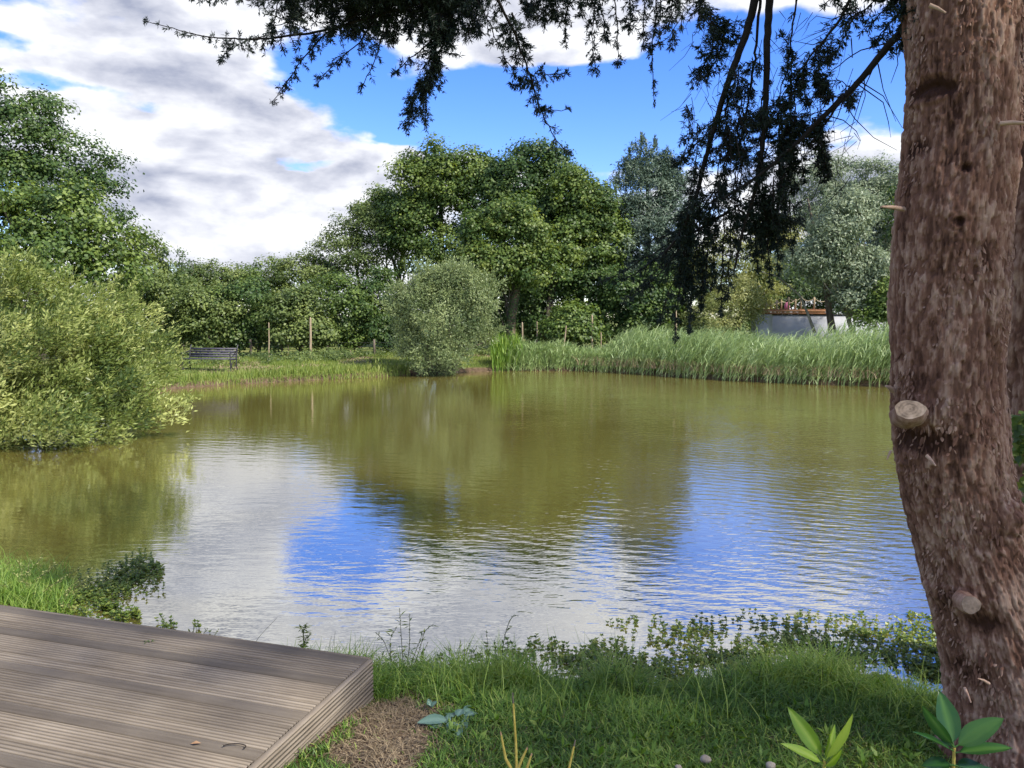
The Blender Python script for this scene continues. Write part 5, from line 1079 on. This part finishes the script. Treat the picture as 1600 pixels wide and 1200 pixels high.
weed(474, 1040, .05, [[(475, 1010), (474, 980)], [(476, 1000), (486, 990)], [(474, 1010), (482, 1003)], [(474, 985), (468, 978)], [(474, 985), (480, 977)]], 'upright flat-topped herb showing above the middle of the decking edge', leafy=12, knob=.007)
weed(392, 1030, .05, [[(400, 1000), (433, 965)]], 'single dry grass stalk slanting above the decking edge', r=.0018, knob=.002)
weed(515, 1050, .05, [[(512, 1020), (518, 994)], [(520, 1010), (524, 987)], [(518, 1030), (526, 1010)]], 'pair of thin grass stalks above the decking edge near its corner', knob=.002, r=.0015)
weed(302, 1020, .05, [[(302, 985), (305, 968)], [(310, 1000), (325, 982)], [(300, 1000), (296, 985)], [(330, 1000), (342, 983)]], 'small dark-leaved sprig poking over the decking edge left of the grass stalk', leafy=5)
# scrubby seedlings through the lush band
for i, (px, py, h) in enumerate(((905, 1105, 45), (1000, 1100, 40), (1140, 1110, 62), (1060, 1130, 40), (1290, 1090, 50), (1340, 1110, 50), (1180, 1085, 48), (960, 1085, 45))):
    lab = ['broad-leaved weed in the grass below the brooklime', 'bushy weed in the grass at the middle of the near bank', 'tallest dark-stemmed weed in the near grass', 'low weed with pale leaves in the mown grass edge', 'weed in the lush grass left of the leaning trunk', 'feathery weed closest to the foot of the leaning trunk', 'narrow weed at the rim of the grass against the water', 'leafy weed at the grass edge under the open water'][i]
    weed(px, py, .22, [[(px+rng.normal()*6, py-h*.5), (px+rng.normal()*12, py-h)] for _ in range(4)], lab, leafy=12, mat=M_grass, group=None)

def big_leaf(mb, base, tip, nrm, w, fold=.25, curl=.12, tint=.5):
    base = np.asarray(base, float); tip = np.asarray(tip, float); ax = tip-base; L = np.linalg.norm(ax); a = ax/L; s_ = unit(np.cross(a, np.asarray(nrm, float))); nn = np.cross(s_, a); rows = []; K = 9
    for k in range(K+1):
        t = k/K; ww = w*.5*(math.sin(math.pi*min(1, t**.85*.985+.015))**.75)*(1-.15*t); c = base+a*L*t-nn*curl*L*(t*t)+nn*curl*L*t*.6
        wv = .02*w*math.sin(t*14)
        for u in (-1, -.5, 0, .5, 1): rows.append(c+s_*ww*u+nn*(abs(u)*ww*fold+(0 if u else -.0012))+nn*wv*u)
    V = np.array(rows); F = [(5*k+j, 5*k+j+1, 5*k+j+6, 5*k+j+5) for k in range(K) for j in range(4)]
    mb.add(V, F, np.tile([tint-.12, tint, tint+.5, tint, tint-.12], K+1))
def laurel(px, py, Y, lst, label, mat, smat):
    c = P(px, py, Y); root = empty('laurel_shoot', (c[0], c[1], .42), label, 'plant', )
    MB().tube([(c[0]+.02, c[1]+.02, .4), (c[0]+.008, c[1]+.01, c[2]-.15), c], [.006, .005, .004], 6, tint=.6).build('stem', smat, root, smooth=True)
    for tx, ty, dY, w, nrm, dz, tint in lst:
        b = c+np.array((0, 0, -dz)); t = P(tx, ty, Y+dY); mb = MB(); pet = b+(t-b)*.10; mb.tube([b, pet], [.0025, .002], 5, tint=.9); big_leaf(mb, pet, t, nrm, w, tint=tint); mb.build('leaf', mat, root, smooth=True)
laurel(1288, 1188, 2.05, [(1231, 1104, .05, .048, (-.2, -.9, .5), 0, .35), (1222, 1160, -.03, .034, (-.1, -.5, .9), .01, .75), (1335, 1118, -.02, .040, (.5, -.8, .5), .005, .95), (1306, 1132, .04, .026, (.4, -.7, .5), 0, .6), (1318, 1172, -.05, .030, (.8, -.5, .5), .02, .5), (1252, 1205, .02, .040, (-.1, -.2, 1), .05, .3), (1330, 1215, .0, .040, (.3, -.3, 1), .06, .3)],
       'yellow-green laurel shoot at the bottom right, left of the darker one', M_laurely, M_yst)
laurel(1491, 1168, 2.0, [(1469, 1079, .06, 0.066, (-.1, -.9, .5), 0, .45), (1440, 1104, .0, 0.038, (-.8, -.4, .6), .0, .5), (1452, 1115, .06, .030, (-.5, -.6, .6), .01, .3), (1568, 1121, -.03, 0.062, (.0, -.5, .9), .0, .85), (1583, 1166, -.02, 0.044, (.1, -.3, 1), .015, .6), (1428, 1141, -.02, .028, (-.3, -.3, 1), .01, .25), (1550, 1205, .0, .055, (.1, -.3, 1), .05, .1), (1440, 1195, .02, .05, (-.2, -.3, 1), .05, .1), (1590, 1215, .02, .06, (.2, -.2, 1), .07, .1)],
       'dark glossy laurel shoot in front of the foot of the leaning trunk', M_laurel, M_yst)
def blue_plant():
    c = G(712, 1132, .36); root = empty('blue_leaved_plant', c, 'low plant with crinkled blue-green leaves on the near bank right of the bare patch', 'plant')
    for px, py in ((652, 1132), (665, 1126), (690, 1130), (672, 1142), (700, 1150), (718, 1165), (728, 1148), (745, 1125), (742, 1108), (722, 1112), (700, 1118), (735, 1138), (748, 1118), (708, 1138)):
        t = G(px, py, .34+.04*rng.random()); b = c+(t-c)*(.15+.4*rng.random())+np.array((0, 0, .02)); mb = MB(); big_leaf(mb, b, t+np.array((0, 0, .02)), (rng.normal()*.3, -.25, 1), .045+.02*rng.random(), fold=.15, curl=.3, tint=.3+.5*rng.random()); mb.build('leaf', M_blue, root, smooth=True)
    c2 = G(673, 1105, .34); r2 = empty('blue_leaved_plant', c2, 'tiny blue-green leaf tuft just above the larger blue-leaved plant', 'plant')
    for k in range(3): mb = MB(); big_leaf(mb, c2, c2+np.array((.03*math.cos(k*2.1), .03*math.sin(k*2.1), .03)), (0, -.3, 1), .03, tint=.6); mb.build('leaf', M_blue, r2, smooth=True)
blue_plant()
def cut_stems():
    for pp, lab in (([[(808, 1245), (806, 1160), (802, 1098)], [(806, 1215), (790, 1185), (783, 1148)], [(806, 1210), (816, 1185), (823, 1170)], [(808, 1228), (822, 1205), (830, 1180)]], 'forked cluster of yellow cut stems at the bottom middle'), ([[(886, 1245), (889, 1200), (897, 1165)]], 'single yellow cut stem right of the forked cluster')):
        Y = 2.2; a = P(*pp[0][0], Y); root = empty('cut_stem', (a[0], a[1], .42), lab, 'plant', None)
        for k, poly in enumerate(pp):
            q = np.array([P(u, v, Y-.02*k) for u, v in poly]); q0 = np.array([a[0], a[1], .40]); mb = MB(); mb.tube(np.vstack([q0[None], q]) if k == 0 else q, np.linspace(.006, .0028, len(q)+(k == 0)), 7, tint=.6); mb.build('stem', M_yst, root, smooth=True)
            MB().tube([q[-1]-np.array((0, 0, .001)), q[-1]+(q[-1]-q[-2])*(.12 if k else .25)], [.0032, .0018], 6).build('brown_tip', M_deadleaf if k else M_bark, root)
cut_stems()
def stones():
    for i, (px, py, r) in enumerate(((1102, 1190, .022), (1204, 1200, .020), (1060, 1203, .014))):
        c = G(px, py, .43); k, m = 12, 8; V = []
        for a in range(m+1):
            for b_ in range(k):
                th, ph = math.pi*a/m, 2*math.pi*b_/k; V.append((math.sin(th)*math.cos(ph), math.sin(th)*math.sin(ph)*.8, math.cos(th)*.75))
        V = np.array(V); V *= r*(1+.16*vnoise(V[:, 0]*2+i*5, V[:, 1]*2, V[:, 2]*2, 61))[:, None]; F = [(a*k+j, (a+1)*k+j, (a+1)*k+(j+1) % k, a*k+(j+1) % k) for a in range(m) for j in range(k)]
        mb = MB(); mb.add(V+c+np.array((0, 0, .01)), F, .7); setp(mb.build('stone', M_stone, smooth=True), ['pale rounded stone in the grass at the bottom, left of the laurel shoots', 'pale stone nearest the yellow-green laurel shoot at the bottom edge', 'smallest half-buried stone at the bottom edge'][i], 'stone')
stones()
